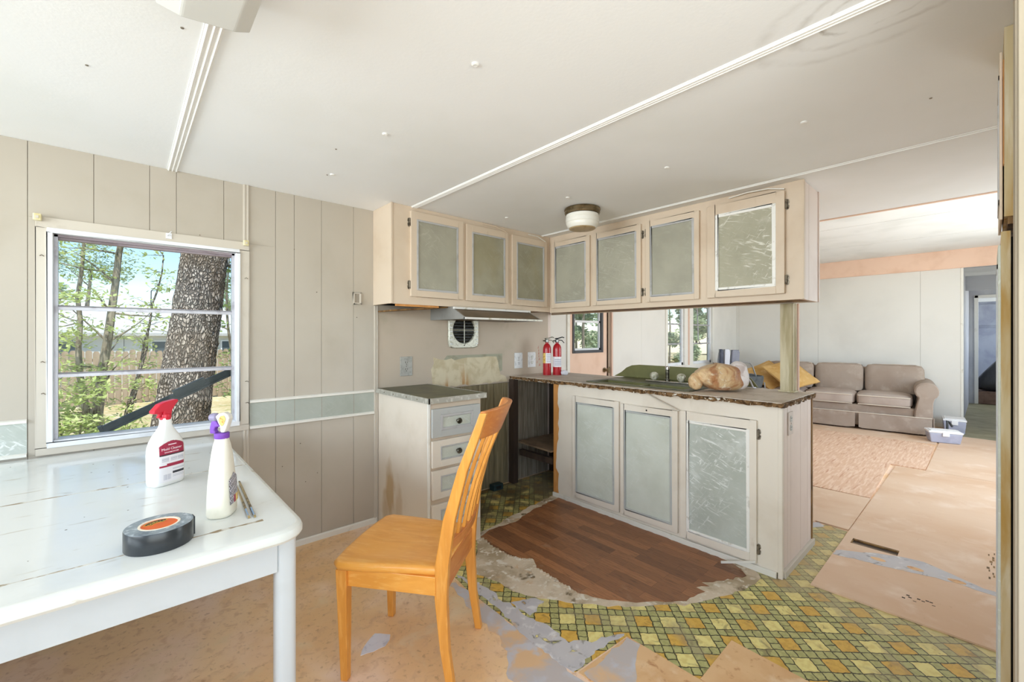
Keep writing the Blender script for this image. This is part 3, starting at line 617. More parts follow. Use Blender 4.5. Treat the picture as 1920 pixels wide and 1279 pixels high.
# living room walls
DX0, DX1, DZ1 = 3.70, 4.44, 2.02
WLX0, WLX1, WLZ0, WLZ1 = 5.876, 7.407, .83, 2.05
mb = MB(); wall_with_holes(mb, 3.0, BX + .1, 0, LZ + .05, [(DX0, DX1, 0, DZ1), (WLX0, WLX1, WLZ0, WLZ1)], lambda m, a, b, c, d: m.box(a, b, LY + .006, LY + .09, c, d))
w2 = struct('wall_far_left', mb, M['groove'])
for a, b in ((3.0, 3.66), (4.50, 5.20), (5.20, 5.86)): obj('wall_panel', MB().box(a + .001, b - .001, LY, LY + .007, 0, LZ), M['live_wall'], w2)
obj('wall_panel', MB().box(7.43, BX, LY, LY + .007, 0, LZ), M['live_wall'], w2)
obj('wall_panel', MB().box(5.86, 7.43, LY, LY + .007, 0, WLZ0 - .02), M['live_wall'], w2); obj('wall_panel', MB().box(3.66, 4.5, LY, LY + .007, DZ1 + .03, LZ), M['live_wall'], w2)
obj('wall_panel', MB().box(5.86, 7.43, LY, LY + .007, WLZ1 + .02, LZ), M['live_wall'], w2)
struct('wall_jog', MB().box(2.995, 3.04, W - .0, LY + .05, 0, LZ), M['cab_pink'])
mb = MB().box(BX, BX + .09, .258, LY + .1, 0, LZ + .05); w3 = struct('wall_back', mb, M['groove'])
for a, b in zip((.258, .66, 1.88, 3.1), (.66, 1.88, 3.1, LY)): obj('wall_panel', MB().box(BX - .007, BX, a + .0012, b - .0012, 0, LZ), M['live_wall'], w3)
obj('wall_header', MB().box(BX, BX + .09, RY - .1, .258, 2.205, LZ + .05), M['hall'], w3)
obj('ceiling_beam', MB().box(BX - .03, BX - .007, RY, LY, 2.215, LZ), M['peach'], w3, bevel=.003)
obj('beam_lip', MB().box(BX - .038, BX - .007, RY, LY, 2.205, 2.22), M['peach'], w3, bevel=.002)
struct('baseboard_back', MB().box(BX - .018, BX - .007, .3, LY, .009, .07), M['white_trim'], .003)
struct('trim_10', MB().box(BX - .012, BX + .10, .235, .262, 0, 2.205), M['white_trim'], .003)
# peach outside door with its window
dr = thing('door_1', None, None, (4.07, LY, 0), kind='structure')
DWX0, DWX1, DWZ0, DWZ1 = 3.80, 4.32, 1.10, 1.90
mb = MB(); wall_with_holes(mb, DX0, DX1, .02, DZ1, [(DWX0, DWX1, DWZ0, DWZ1)], lambda m, a, b, c, d: m.box(a, b, LY + .02, LY + .06, c, d)); obj('door_leaf', mb, M['peach'], dr)
mb = MB()
for b in ((DWX0 - .02, DWX0 + .008, DWZ0 - .02, DWZ1 + .02), (DWX1 - .008, DWX1 + .03, DWZ0 - .02, DWZ1 + .02), (DWX0, DWX1, DWZ0 - .02, DWZ0 + .012), (DWX0, DWX1, DWZ1 - .01, DWZ1 + .02)): mb.box(b[0], b[1], LY + .008, LY + .064, b[2], b[3])
obj('door_window_frame', mb, M['door_dark'], dr)
mb = MB()
for b in ((DWX0 + .008, DWX0 + .03, DWZ0, DWZ1), (DWX1 - .03, DWX1 - .008, DWZ0, DWZ1), (DWX0, DWX1, DWZ0 + .01, DWZ0 + .035), (DWX0, DWX1, 1.435, 1.46)): mb.box(b[0], b[1], LY + .03, LY + .05, b[2], b[3])
obj('door_window_sash', mb, M['metal_white'], dr)
obj('door_pane', MB().box(DWX0 + .01, DWX1 - .01, LY + .038, LY + .042, DWZ0 + .02, DWZ1), M['glass'], dr)
mb = MB(); T_ = lambda a, b, c: (4.385 + a, LY + .02 - c, .862 + b)
mb.lathe([(.03, 0), (.03, .008), (.012, .012), (.012, .035), (.026, .045), (.028, .06), (.018, .07), (.0001, .071)], (0, 0, 0), 16, 0, T_); obj('door_knob', mb, M['brass_ring'], dr)
T2 = lambda a, b, c: (4.46 + a, LY + .005 - c, .862 + b)
obj('strike_plate', MB().box(4.45, 4.47, LY - .004, LY + .02, .82, .90), M['brass_ring'], dr)
for n, b in enumerate(((3.655, 3.70, M['white_trim']), (4.44, 4.49, M['brown_trim']), (4.49, 4.52, M['post_pink']))): obj('door_jamb', MB().box(b[0], b[1], LY - (.015 if n != 1 else .0), LY + .07, 0, DZ1 + .04), b[2], dr, bevel=.002)
obj('door_head', MB().box(3.655, 4.52, LY - .015, LY + .07, DZ1, DZ1 + .05), M['white_trim'], dr)
# living room window
wn = thing('window_2', None, None, (6.64, LY, .83), kind='structure')
mb = MB()
for b in ((5.83, 5.89, .80, 2.09), (7.40, 7.46, .80, 2.09), (5.83, 7.46, 2.05, 2.10), (5.83, 7.46, .78, .835)): mb.box(b[0], b[1], LY - .014, LY + .07, b[2], b[3])
obj('window_casing', mb, M['white_trim'], wn, bevel=.002)
obj('window_mullion', MB().box(6.41, 6.70, LY - .01, LY + .07, .83, 2.06), M['white_trim'], wn, bevel=.003)
obj('mullion_bead', MB().box(6.52, 6.56, LY - .018, LY - .01, .83, 2.06), M['post_pink'], wn)
for a, b in ((5.89, 6.41), (6.70, 7.40)):
    sm = MB()
    for c in ((a, a + .04, .835, 2.05), (b - .04, b, .835, 2.05), (a, b, .835, .875), (a, b, 2.02, 2.05)): sm.box(c[0], c[1], LY + .02, LY + .05, c[2], c[3])
    s = obj('window_sash', sm, M['metal_white'], wn)
    for z in (1.16, 1.46, 1.76): obj('sash_bar', MB().box(a, b, LY + .022, LY + .048, z - .01, z + .01), M['metal_win'], s)
    obj('window_pane', MB().box(a + .03, b - .03, LY + .034, LY + .037, .86, 2.03), M['glass'], s)
obj('sash_rod', MB().tube([(6.86, LY + .012, 2.0), (6.92, LY + .012, 1.22), (6.99, LY + .012, 1.15), (7.26, LY + .012, 1.17), (7.29, LY + .012, 1.25)], .008, 6), M['metal_win'], wn)

# hidden sides of the home; openings added to let the outside lights in
mb = MB(); wall_with_holes(mb, RY - .1, W + .1, 0, 2.2, [(-.85, 2.7, .95, 2.08)], lambda m, a, b, c, d: m.box(FX - .1, FX, a, b, c, d)); struct('wall_front', mb, M['wall'])
mb = MB(); wall_with_holes(mb, FX - .1, BX, 0, LZ + .05, [(-1.75, .85, .3, 2.2), (4.05, 7.35, .35, 2.3)], lambda m, a, b, c, d: m.box(a, b, RY - .1, RY, c, d)); struct('wall_right', mb, M['live_wall'])
# hallway beyond the living room
mb = MB(); mb.box(BX + .09, 14.1, .262, .35, 0, 2.3); wh = struct('wall_hall_left', mb, M['hall'])
mb = MB(); wall_with_holes(mb, BX, 11.9, 0, 2.3, [(9.9, 11.3, .75, 2.1)], lambda m, a, b, c, d: m.box(a, b, -.95, -.87, c, d)); struct('wall_hall_right', mb, M['hall'])  # opening added so the hall fill light can enter
obj('hall_ceiling', MB().box(BX + .05, 14.1, -1.4, .4, 2.25, 2.32), M['ceil_live'], cl)
obj('hall_header', MB().box(10.2, 10.26, -.95, .262, 2.02, 2.25), M['hall'], wh)
mb = MB(); mb.box(12.0, 12.06, .16, .262, 0, 2.25); mb.box(12.0, 12.06, -.95, .16, 2.02, 2.25); obj('hall_end_wall', mb, M['hall'], wh)
d2 = thing('door_2', None, None, (12.0, -.1, 0), kind='structure')
mb = MB(); mb.box(11.975, 12.07, .14, .19, 0, 2.05); mb.box(11.975, 12.07, -.6, .19, 2.0, 2.05); obj('door_frame', mb, M['white_trim'], d2, bevel=.003)
mb = MB(); mb.box(13.4, 13.46, -1.4, .4, 0, 2.3); mb.box(12.06, 13.4, -1.4, -1.34, .0, .9); mb.box(12.06, 13.4, -1.4, -1.34, 1.9, 2.3); we = struct('wall_end', mb, M['hall_blue'])
for y0, y1, z0, z1 in ((-1.2, -.35, .3, 1.45), (-.30, .2, .3, 1.45), (-1.2, .2, 1.5, 1.95)): obj('wall_panel', MB().box(13.38, 13.4, y0, y1, z0, z1), M['hall_blue'], we, bevel=.006)
obj('white_shelf', MB().box(13.30, 13.4, -1.2, .25, 2.0, 2.08), M['ceil_live'], we)
struct('trim_11', MB().box(12.02, 12.6, -1.3, .262, .0, .235), M['brown_box'], .01)

# ------------------------------------------------------------------ cabinets
def panel_door(parent, T, u0, u1, v0, v1, mf, mp, mm, fw=(.042, .042, .042, .042), th=.019, hinge=None, name='door', mw=.013, notch=0):
    """framed door with an inset panel; T maps (across, up, out) into the room"""
    l, r, b, t = fw; mb = MB()
    mb.box(u0, u0 + l, v0, v1, 0, th, 0, T); mb.box(u1 - r, u1, v0, v1, 0, th, 0, T); mb.box(u0 + l, u1 - r, v0, v0 + b, 0, th, 0, T); mb.box(u0 + l, u1 - r, v1 - t, v1, 0, th, 0, T)
    d = obj(name, mb, mf, parent, bevel=.002)
    a0, a1, c0, c1 = u0 + l, u1 - r, v0 + b, v1 - t
    obj('door_panel' if name == 'door' else 'drawer_panel', MB().box(a0, a1, c0, c1, .002, th - .006, 0, T), mp, d)
    mb = MB(); q = mw
    for x0, x1, y0, y1 in ((a0, a0 + q, c0, c1), (a1 - q, a1, c0, c1), (a0 + q, a1 - q, c0, c0 + q), (a0 + q, a1 - q, c1 - q, c1)): mb.box(x0, x1, y0, y1, .004, th + .0015, 0, T)
    obj('moulding', mb, mm, d, bevel=.003)
    if hinge:
        for hv in (v0 + .075, v1 - .075):
            hu = u0 - .004 if hinge == 'L' else u1 + .004; mb = MB()
            mb.tube([T(hu, hv - .026, th * .55), T(hu, hv + .026, th * .55)], .005, 8)
            s = -1 if hinge == 'L' else 1
            pts = [(0, -.030), (s * .010, -.026), (s * .013, -.008), (s * .007, 0), (s * .013, .008), (s * .010, .026), (0, .030)]
            mb.prism([T(hu + x, hv + z, .0005) for x, z in pts], Vector(T(0, 0, .003)) - Vector(T(0, 0, 0))); obj('hinge', mb, M['hinge'], d)
    return d
def loose_strip(parent, T, pts, r, m): obj('loose_edge_strip', MB().tube([T(*p) for p in pts], r, 5), m, parent)

YF = 2.55
wc = thing('wall_cabinet', 'beige wall cabinet with three olive panel doors over the range hood', 'cabinet', (2.0, 2.68, 1.484))
mb = MB(); mb.box(1.262, 1.280, YF + .018, W - .002, 1.486, H - .001); obj('side_panel', mb, M['cab'], wc, bevel=.001)
mb = MB(); mb.box(1.262, 1.30, YF, YF + .018, 1.484, H - .001); mb.box(1.30, 2.738, YF, YF + .018, 1.484, 1.56); mb.box(1.30, 2.738, YF, YF + .018, 2.06, H - .001)
for a, b in ((1.30, 1.42), (1.795, 1.855), (2.225, 2.305), (2.67, 2.738)): mb.box(a, b, YF, YF + .018, 1.56, 2.06)
obj('face_frame', mb, M['cab'], wc)
obj('corner_bead', MB().box(1.258, 1.272, YF - .006, YF + .004, 1.484, H - .001), M['cab'], wc, bevel=.002)
obj('cabinet_back', MB().box(1.28, 2.738, W - .012, W - .002, 1.49, H - .002), M['dark'], wc)
obj('cabinet_bottom', MB().box(1.70, 2.738, YF + .018, W - .004, 1.488, 1.498), M['cab_edge'], wc)
mb = MB().prism([(1.285, YF + .02, 1.468), (1.285, W - .006, 1.450), (1.285, W - .006, 1.458), (1.285, YF + .02, 1.476)], (0.02, 0, 0))
mb = MB(); q = [(1.29, 1.438), (1.75, 1.480), (1.75, 1.487), (1.29, 1.448)]
mb.prism([(x, YF + .03, z) for x, z in q], (0, .22, 0)); obj('sagging_bottom_board', mb, M['cab_edge'], wc)
mb = MB(); mb.box(1.30, 1.62, YF + .005, YF + .02, 1.470, 1.485); obj('bare_edge_strip', mb, M['orange_wood'], wc)
Tw = lambda u, v, o: (u, YF - o, v)
d = panel_door(wc, Tw, 1.394, 1.812, 1.537, 2.098, M['cab'], M['panel_olive'], M['mold_grey'], (.042, .042, .042, .05), hinge='L')
d = panel_door(wc, Tw, 1.840, 2.243, 1.534, 2.090, M['cab'], M['panel_stain'], M['mold_grey'], (.05, .03, .042, .05))
d2_ = panel_door(wc, Tw, 2.287, 2.687, 1.524, 2.082, M['cab'], M['panel_stain'], M['mold_grey'], (.046, .034, .046, .05))
loose_strip(wc, Tw, [(1.99, 2.118, .012), (2.10, 2.112, .03), (2.20, 2.092, .03), (2.235, 2.078, .022)], .004, M['cab'])
loose_strip(wc, Tw, [(2.47, 2.112, .012), (2.56, 2.105, .03), (2.66, 2.078, .024)], .004, M['white_trim'])

XF = 2.74
hc = thing('hanging_cabinet', 'long beige hanging cabinet with four olive panel doors above the sink counter', 'cabinet', (2.9, 1.6, 1.477))
Tp = lambda u, v, o: (XF - o, u, v)
mb = MB(); mb.box(XF, XF + .018, .68, YF, 1.477, 1.53); mb.box(XF, XF + .018, .68, YF, 2.05, H - .001)
for a, b in ((.68, .785), (1.16, 1.26), (1.595, 1.68), (2.06, 2.125), (2.50, YF)): mb.box(XF, XF + .018, a, b, 1.53, 2.05)
obj('face_frame', mb, M['cab'], hc)
obj('cabinet_back', MB().box(3.045, 3.06, .70, W - .002, 1.477, H - .001), M['cab'], hc)
obj('cabinet_bottom', MB().box(XF + .018, 3.045, .70, YF, 1.483, 1.495), M['cab_edge'], hc)
for a, b in ((XF + .019, XF + .05), (XF + .052, XF + .12), (XF + .122, 3.06)): obj('end_board', MB().box(a, b, .68, .70, 1.477, H - .001), M['cab_pink'], hc, bevel=.002)
obj('corner_bead', MB().box(XF - .004, XF + .0185, .672, .6795, 1.477, H - .001), M['cab'], hc, bevel=.002); obj('corner_bead', MB().box(3.05, 3.066, .674, .69, 1.477, H - .001), M['cab_pink'], hc, bevel=.002)
panel_door(hc, Tp, 2.108, 2.517, 1.513, 2.072, M['cab'], M['panel_olive'], M['mold_grey'], (.036, .040, .042, .042))
panel_door(hc, Tp, 1.656, 2.081, 1.513, 2.072, M['cab'], M['panel_olive'], M['mold_grey'], (.034, .04, .036, .045), hinge='L')
panel_door(hc, Tp, 1.239, 1.617, 1.513, 2.078, M['cab'], M['panel_olive'], M['mold_grey'], (.032, .032, .036, .042), hinge='R')
panel_door(hc, Tp, .759, 1.185, 1.513, 2.083, M['cab'], M['panel_scuff'], M['mold_white'], (.042, .05, .042, .062), hinge='L', mw=.018, th=.028)
loose_strip(hc, Tp, [(1.06, 2.112, .012), (.95, 2.116, .03), (.84, 2.110, .03), (.76, 2.09, .026)], .004, M['white_trim'])

BXF = 2.554
bc = thing('base_cabinet', 'beige island base cabinet with three grey-green panel doors under the worn counter', 'cabinet', (2.85, 1.5, 0))
Tb = lambda u, v, o: (BXF - o, u, v)
rj = random.Random(21)
edge = [(2.285 + (.02 if .2 < z / 22 < .5 else 0) + rj.uniform(-.008, .008), .03 + z * .0395) for z in range(23)]
mb = MB().prism([(BXF, .735, .03), *[(BXF, y, z) for y, z in edge], (BXF, .735, .90)], (.016, 0, 0)); obj('face_board', mb, M['cab_base'], bc)
obj('bare_plywood_stile', MB().box(BXF + .004, BXF + .022, 2.19, 2.340, .0, .90), M['orange_wood'], bc)
obj('stile_side', MB().box(BXF + .022, 3.10, 2.322, 2.340, 0, .90), M['dark_wood'], bc)
obj('cabinet_back', MB().box(3.10, 3.125, .735, W - .001, 0, .90), M['dark_wood'], bc)
eb = [2.57, 2.60, 2.66, 2.72, 2.90, 3.04, 3.13]
for a, b in zip(eb, eb[1:]): obj('end_board', MB().box(a + .0008, b - .0008, .73, .742, 0, .90), M['cab_pink'], bc, bevel=.0018)
obj('corner_bead', MB().box(BXF - .004, BXF + .018, .722, .745, 0, .90), M['cab_base'], bc, bevel=.004)
obj('corner_bead', MB().box(3.118, 3.136, .724, .742, 0, .90), M['cab_edge'], bc, bevel=.002)
obj('kick_strip', MB().box(BXF - .014, BXF, .748, 2.335, 0, .034), M['white_trim'], bc, bevel=.002)
obj('kick_strip', MB().box(2.575, 3.14, .714, .73, 0, .038), M['trim'], bc, bevel=.002)
panel_door(bc, Tb, 1.713, 2.127, .056, .822, M['cab_base'], M['panel_blue'], M['mold_blue'], (.036, .03, .042, .046))
panel_door(bc, Tb, 1.288, 1.702, .056, .812, M['cab_base'], M['panel_blue'], M['mold_blue'], (.036, .03, .040, .042))
panel_door(bc, Tb, .842, 1.272, .046, .818, M['cab_base'], M['panel_scrub'], M['mold_white'], (.034, .040, .046, .054), hinge='L', mw=.016)
obj('screw_hole', MB().lathe([(.0001, 0), (.006, 0), (.006, .001), (.0001, .0012)], (0, 0, 0), 8, 0, lambda a, b, c: (BXF - .0195 - c, 1.50 + a, .79 + b)), M['dark_wood'], bc)
loose_strip(bc, Tb, [(1.50, .902, .018), (1.42, .870, .026), (1.30, .826, .026), (1.275, .815, .022)], .005, M['trim'])
obj('loose_edge_strip', MB().prism([(2.478, 1.005, .004), (2.484, 1.008, .004), (2.530, .846, .052), (2.524, .843, .052)], (0, 0, .012)), M['white_trim'], bc)
for x, y in ((2.52, 2.775), (3.03, 2.775), (3.03, 2.40)): obj('frame_post', MB().box(x - .026, x + .026, y - .03, y + .03, 0, .90), M['dark_wood'], bc)
obj('frame_rail', MB().box(2.56, 2.60, 2.36, 2.74, .24, .29), M['dark_wood'], bc); obj('frame_rail', MB().box(3.0, 3.06, 2.43, 2.745, .66, .71), M['dark_wood'], bc)
mb = MB().prism([(2.53, 2.345, .345), (2.545, 2.742, .352), (3.0, 2.742, .352), (3.0, 2.345, .345)], (0, 0, .014)); obj('inner_shelf', mb, M['shelf_wood'], bc)

# counter: four laminate pieces around the sink
ct = thing('countertop', 'worn grey-brown laminate counter with a broken particle board edge on the island', 'countertop', (2.82, 1.7, .90))
SX0, SX1, SY0, SY1 = 2.60, 3.10, 1.25, 2.03
mb = MB(); mb.box(2.512, 3.135, SY1, W - .002, .902, .93); mb.box(2.512, 3.135, .715, SY0, .902, .93); mb.box(2.512, SX0, SY0, SY1, .902, .93); mb.box(SX1, 3.135, SY0, SY1, .902, .93)
obj('laminate_top', mb, M['counter'], ct)
ed = []; rj = random.Random(3)
def ragged_edge(p0, p1, nrm, n, seed):
    r = random.Random(seed); rings = []
    for i in range(n + 1):
        t = i / n; x = p0[0] + (p1[0] - p0[0]) * t; y = p0[1] + (p1[1] - p0[1]) * t; o = .006 + r.uniform(-.004, .008)
        a, b = .929 - r.uniform(0, .003), .900 + r.uniform(-.004, .008)
        rings.append([(x - nrm[0] * .004, y - nrm[1] * .004, a), (x + nrm[0] * o, y + nrm[1] * o, a - .003), (x + nrm[0] * o * r.uniform(.2, 1.2), y + nrm[1] * o * r.uniform(.2, 1.2), (a + b) / 2), (x + nrm[0] * o * .5, y + nrm[1] * o * .5, b), (x - nrm[0] * .004, y - nrm[1] * .004, b)])
    return MB().loft(rings, 0, False)
obj('broken_edge', ragged_edge((2.512, W - .004), (2.512, .712), (-1, 0), 90, 4), M['counter_edge'], ct)
obj('broken_edge', ragged_edge((2.508, .715), (3.135, .715), (0, -1), 26, 5), M['counter_edge'], ct)
mb = MB(); r = random.Random(8)
for k in range(8):
    y = r.uniform(.8, 2.0); s = r.uniform(.004, .012); mb.prism([(2.506, y - s, .923), (2.498, y, .918 + r.uniform(-.004, .004)), (2.506, y + s, .922)], (.003, 0, -.006))
obj('laminate_chip', mb, M['white_trim'], ct, 'stuff')

# sink with its tap
sk = thing('kitchen_sink', 'avocado green enamel sink with tall back ledge and chrome tap in the counter', 'sink', (2.85, 1.64, .93))
mb = MB(); BX0, BX1, BY0, BY1 = 2.625, 2.80, 1.30, 1.99
mb.box(2.592, BX0, SY0 - .01, SY1 + .01, .9305, .938); mb.box(BX1, 3.112, SY0 - .01, SY1 + .01, .9305, .938); mb.box(BX0, BX1, SY0 - .01, BY0, .9305, .938); mb.box(BX0, BX1, BY1, SY1 + .01, .9305, .938)
obj('sink_rim', mb, M['olive_dark'], sk, bevel=.002)
mb = MB(); mb.box(BX0 - .004, BX0, BY0, BY1, .79, .932); mb.box(BX1, BX1 + .004, BY0, BY1, .79, .932); mb.box(BX0, BX1, BY0 - .004, BY0, .79, .932); mb.box(BX0, BX1, BY1, BY1 + .004, .79, .932); mb.box(BX0 - .004, BX1 + .004, BY0 - .004, BY1 + .004, .785, .79); mb.box(BX0, BX1, 1.63, 1.65, .79, .93)
obj('sink_bowl', mb, M['olive'], sk)
prof = [(3.100, 2.14, .938), (3.100, 2.07, .975), (3.100, 2.02, 1.015), (3.100, 1.97, 1.036), (3.100, 1.90, 1.044), (3.100, 1.20, 1.044), (3.100, 1.12, 1.03), (3.100, 1.06, .99), (3.100, 1.02, .938)]
obj('back_ledge', MB().prism(prof, (.012, 0, 0)), M['olive'], sk, bevel=.003)
fa = obj('tap_plate', MB().box(2.905, 2.955, 1.40, 1.73, .938, .950), M['chrome'], sk, bevel=.004)
obj('tap_spout', MB().lathe([(.020, .95), (.020, .962), (.013, .966), (.013, 1.03), (.016, 1.034), (.016, 1.052), (.010, 1.056)], (2.93, 1.565, 0), 16), M['darkchrome'], fa)
obj('tap_spout_tip', MB().lathe([(.0165, 1.033), (.0165, 1.053), (.011, 1.0575)], (2.93, 1.565, 0), 16), M['chrome'], fa)
for y in (1.67, 1.46):
    mb = MB(); n = 12
    rings = []
    for rr_, z in ((.010, .950), (.018, .958), (.026, .968), (.029, .982), (.026, .996), (.018, 1.006), (.008, 1.010)):
        rings.append([(2.93 + rr_ * (1 + .08 * (-1) ** i) * math.cos(2 * math.pi * i / n), y + rr_ * (1 + .08 * (-1) ** i) * math.sin(2 * math.pi * i / n), z) for i in range(n)])
    mb.loft(rings); obj('tap_handle', mb, M['acrylic'], fa)

# small drawer unit
dc = thing('drawer_cabinet', 'narrow beige cabinet with four drawers beside the window wall', 'cabinet', (1.47, 2.48, 0))
mb = MB(); mb.box(1.298, 1.312, 2.16, W - .002, 0, .888); obj('side_panel', mb, M['cab_stained'], dc)
obj('side_panel', MB().box(1.648, 1.662, 2.16, W - .002, 0, .888), M['cab'], dc)
mb = MB(); mb.box(1.290, 1.664, 2.142, 2.16, .855, .888)
for z0, z1 in ((.672, .690), (.500, .518), (.305, .330), (.0, .14)): mb.box(1.32, 1.640, 2.142, 2.16, z0, z1)
mb.box(1.290, 1.32, 2.142, 2.16, 0, .855); mb.box(1.640, 1.664, 2.142, 2.16, 0, .855); obj('face_frame', mb, M['cab'], dc)
obj('corner_bead', MB().box(1.284, 1.300, 2.136, 2.150, 0, .888), M['white_trim'], dc, bevel=.002)
obj('counter_slab', MB().box(1.284, 1.688, 2.122, W - .004, .889, .918), M['olive_dark'], dc)
mb = MB(); mb.box(1.278, 1.284, 2.116, W - .004, .889, .920); mb.box(1.278, 1.694, 2.116, 2.122, .889, .920); mb.box(1.688, 1.694, 2.122, W - .004, .889, .920)
ds = obj('metal_edge', mb, M['steel'], dc)
for y in (2.25, 2.38, 2.55, 2.68): obj('edge_screw', MB().lathe([(.0001, 0), (.005, 0), (.004, .002), (.0001, .0025)], (0, 0, 0), 8, 0, lambda a, b, c, y=y: (1.278 - c, y + a, .904 + b)), M['hinge'], dc)
Td = lambda u, v, o: (u, 2.142 - o, v)
for i, (z0, z1) in enumerate(((.690, .855), (.518, .672), (.335, .500), (.150, .305))):
    d = panel_door(dc, Td, 1.305, 1.648, z0, z1, M['mold_blue'] if i == 0 else M['cab_base'], M['panel_blue'], M['mold_grey'], (.055, .055, .038, .036), name='drawer', mw=.016 if i == 0 else .008)
    if i < 3:
        zc = (z0 + z1) / 2; mb = MB(); mb.lathe([(.008, 0), (.007, .010), (.015, .016), (.018, .024), (.014, .031), (.0001, .033)], (0, 0, 0), 16, 0, lambda a, b, c, zc=zc: (1.480 + a, 2.142 - .013 - c, zc + b)); obj('drawer_knob', mb, M['darkchrome'], d)

# ------------------------------------------------------------------ hood, vent, outlets and scar on the range wall
rh = thing('range_hood', 'grey range hood with white lips and bronze slanted front under the wall cabinet', 'range hood', (2.09, 2.6, 1.40))
x0, x1 = 1.713, 2.46; sec = [(W - .002, 1.395), (2.374, 1.392), (2.374, 1.402), (2.515, 1.470), (2.515, 1.4835), (W - .002, 1.4835)]
mb = MB()
for xx in (x0, x1 - .012): obj('side_cheek', MB().prism([(xx, y, z) for y, z in sec], (.012, 0, 0)), M['steelgrey'], rh, bevel=.001)
obj('hood_top', MB().box(x0 + .012, x1 - .012, 2.52, W - .002, 1.472, 1.4835), M['steelgrey'], rh)
obj('slanted_front', MB().prism([(x0 + .013, 2.380, 1.404), (x0 + .013, 2.513, 1.468), (x0 + .013, 2.52, 1.468), (x0 + .013, 2.387, 1.404)], (x1 - x0 - .026, 0, 0)), M['hood_brown'], rh)
obj('upper_lip', MB().box(x0 - .001, x1, 2.500, 2.518, 1.466, 1.482), M['hood_white'], rh, bevel=.002)
obj('lower_lip', MB().box(x0, x1, 2.366, 2.390, 1.391, 1.405), M['hood_white'], rh, bevel=.002)
obj('control_strip', MB().box(x0 + .30, x1 - .01, 2.3635, 2.366, 1.395, 1.401), M['vent'], rh)
obj('filter_panel', MB().box(x0 + .012, x1 - .012, 2.39, W - .01, 1.398, 1.402), M['hood_brown'], rh)
ev = thing('exhaust_vent', 'square speckled exhaust vent with a dark round louvre half behind the hood', 'vent', (2.013, W, 1.33))
cx, cz, hw = 2.013, 1.325, .146
ns = 32; mb = MB(); ring = [(.105 * math.cos(2 * math.pi * i / ns), .105 * math.sin(2 * math.pi * i / ns)) for i in range(ns)]
def sqr(i):
    a = 2 * math.pi * i / ns; c, s = math.cos(a), math.sin(a); k = 1 / (abs(c) ** 9 + abs(s) ** 9) ** (1 / 9); return (hw * k * c, hw * k * s)
outer = [sqr(i) for i in range(ns)]
lay = [[(cx + x, W - .001, cz + z) for x, z in outer], [(cx + x, W - .010, cz + z) for x, z in outer], [(cx + x * .95, W - .018, cz + z * .95) for x, z in outer], [(cx + x * 1.06, W - .018, cz + z * 1.06) for x, z in ring], [(cx + x, W - .012, cz + z) for x, z in ring], [(cx + x, W - .001, cz + z) for x, z in ring]]
mb.loft(lay, 0, True, False); obj('vent_plate', mb, M['vent'], ev)
obj('vent_hole', MB().lathe([(.0001, 0), (.106, 0), (.106, .0006), (.0001, .0007)], (0, 0, 0), 32, 0, lambda a, b, c: (cx + a, W - .0006 - c, cz + b)), M['black'], ev)
for k in range(-4, 5):
    z = k * .0225; hw_ = math.sqrt(max(.0001, .104 ** 2 - z * z)); mb = MB().prism([(cx - hw_, W - .004, cz + z - .007), (cx - hw_, W - .016, cz + z + .002), (cx - hw_, W - .014, cz + z + .004), (cx - hw_, W - .003, cz + z - .004)], (2 * hw_, 0, 0))
    obj('louvre', mb, M['darkchrome'] if k else M['vent'], ev)
obj('louvre_rib', MB().box(cx - .003, cx + .003, W - .019, W - .016, cz - .104, cz + .104), M['vent'], ev)
for k in range(7):
    for s in (-1, 1):
        z = -.11 + k * .032
        if abs(z) < .13: obj('plate_slot', MB().box(cx + s * .125 - .012, cx + s * .125 + .010, W - .0215, W - .0175, cz + z - .004, cz + z + .004), M['plate_w'], ev)
obj('vent_screw', MB().lathe([(.0001, 0), (.006, 0), (.005, .002), (.0001, .003)], (0, 0, 0), 10, 0, lambda a, b, c: (cx + a, W - .018 - c, cz - .122 + b)), M['dark_wood'], ev)

def outlet(x, z, label, m, hw=.048, hh=.069, T=None, dark=True, group=None):
    T = T or (lambda a, b, c: (x + a, W - .001 - c, z + b)); o = thing('wall_outlet', label, 'outlet', T(0, 0, 0), group=group)
    obj('cover_plate', MB().box(-hw, hw, -hh, hh, 0, .006, 0, T), m, o, bevel=.002)
    for s in (-1, 1):
        f = obj('socket', MB().lathe([(.0001, 0), (.017, 0), (.017, .002), (.0001, .0022)], (0, 0, 0), 16, 0, lambda a, b, c, s=s: T(a, b + s * .024, c + .006)), M['plate_w'] if not dark else M['plate'], o)
        mb = MB()
        for dx in (-.007, .007): mb.box(dx - .0016, dx + .0016, s * .024 - .002, s * .024 + .009, .0082, .0088, 0, T)
        mb.box(-.003, .003, s * .024 - .012, s * .024 - .007, .0082, .0088, 0, T); obj('slot', mb, M['black'], f)
    obj('screw', MB().lathe([(.0001, 0), (.004, 0), (.003, .0015), (.0001, .002)], (0, 0, 0), 8, 0, lambda a, b, c: T(a, b, c + .006)), M['hinge'], o)
    return o
outlet(1.510, 1.059, 'worn grey outlet plate on the wall above the drawer cabinet', M['plate'])
outlet(2.614, 1.059, 'white outlet plate left of the other one near the red fire extinguishers', M['plate_w'], dark=False)
outlet(2.781, 1.061, 'scratched outlet plate nearest the red fire extinguishers', M['plate_w'])
outlet(2.70, .80, 'painted-over outlet on the end panel of the island cabinet', M['plate_p'], .040, .062, lambda a, b, c: (2.70 + a, .7295 - c, .80 + b))
wp = thing('wall_clip', 'small pale plastic holder screwed to the window wall beside the wall cabinet', 'wall holder', (1.15, W, 1.525))
mb = MB()
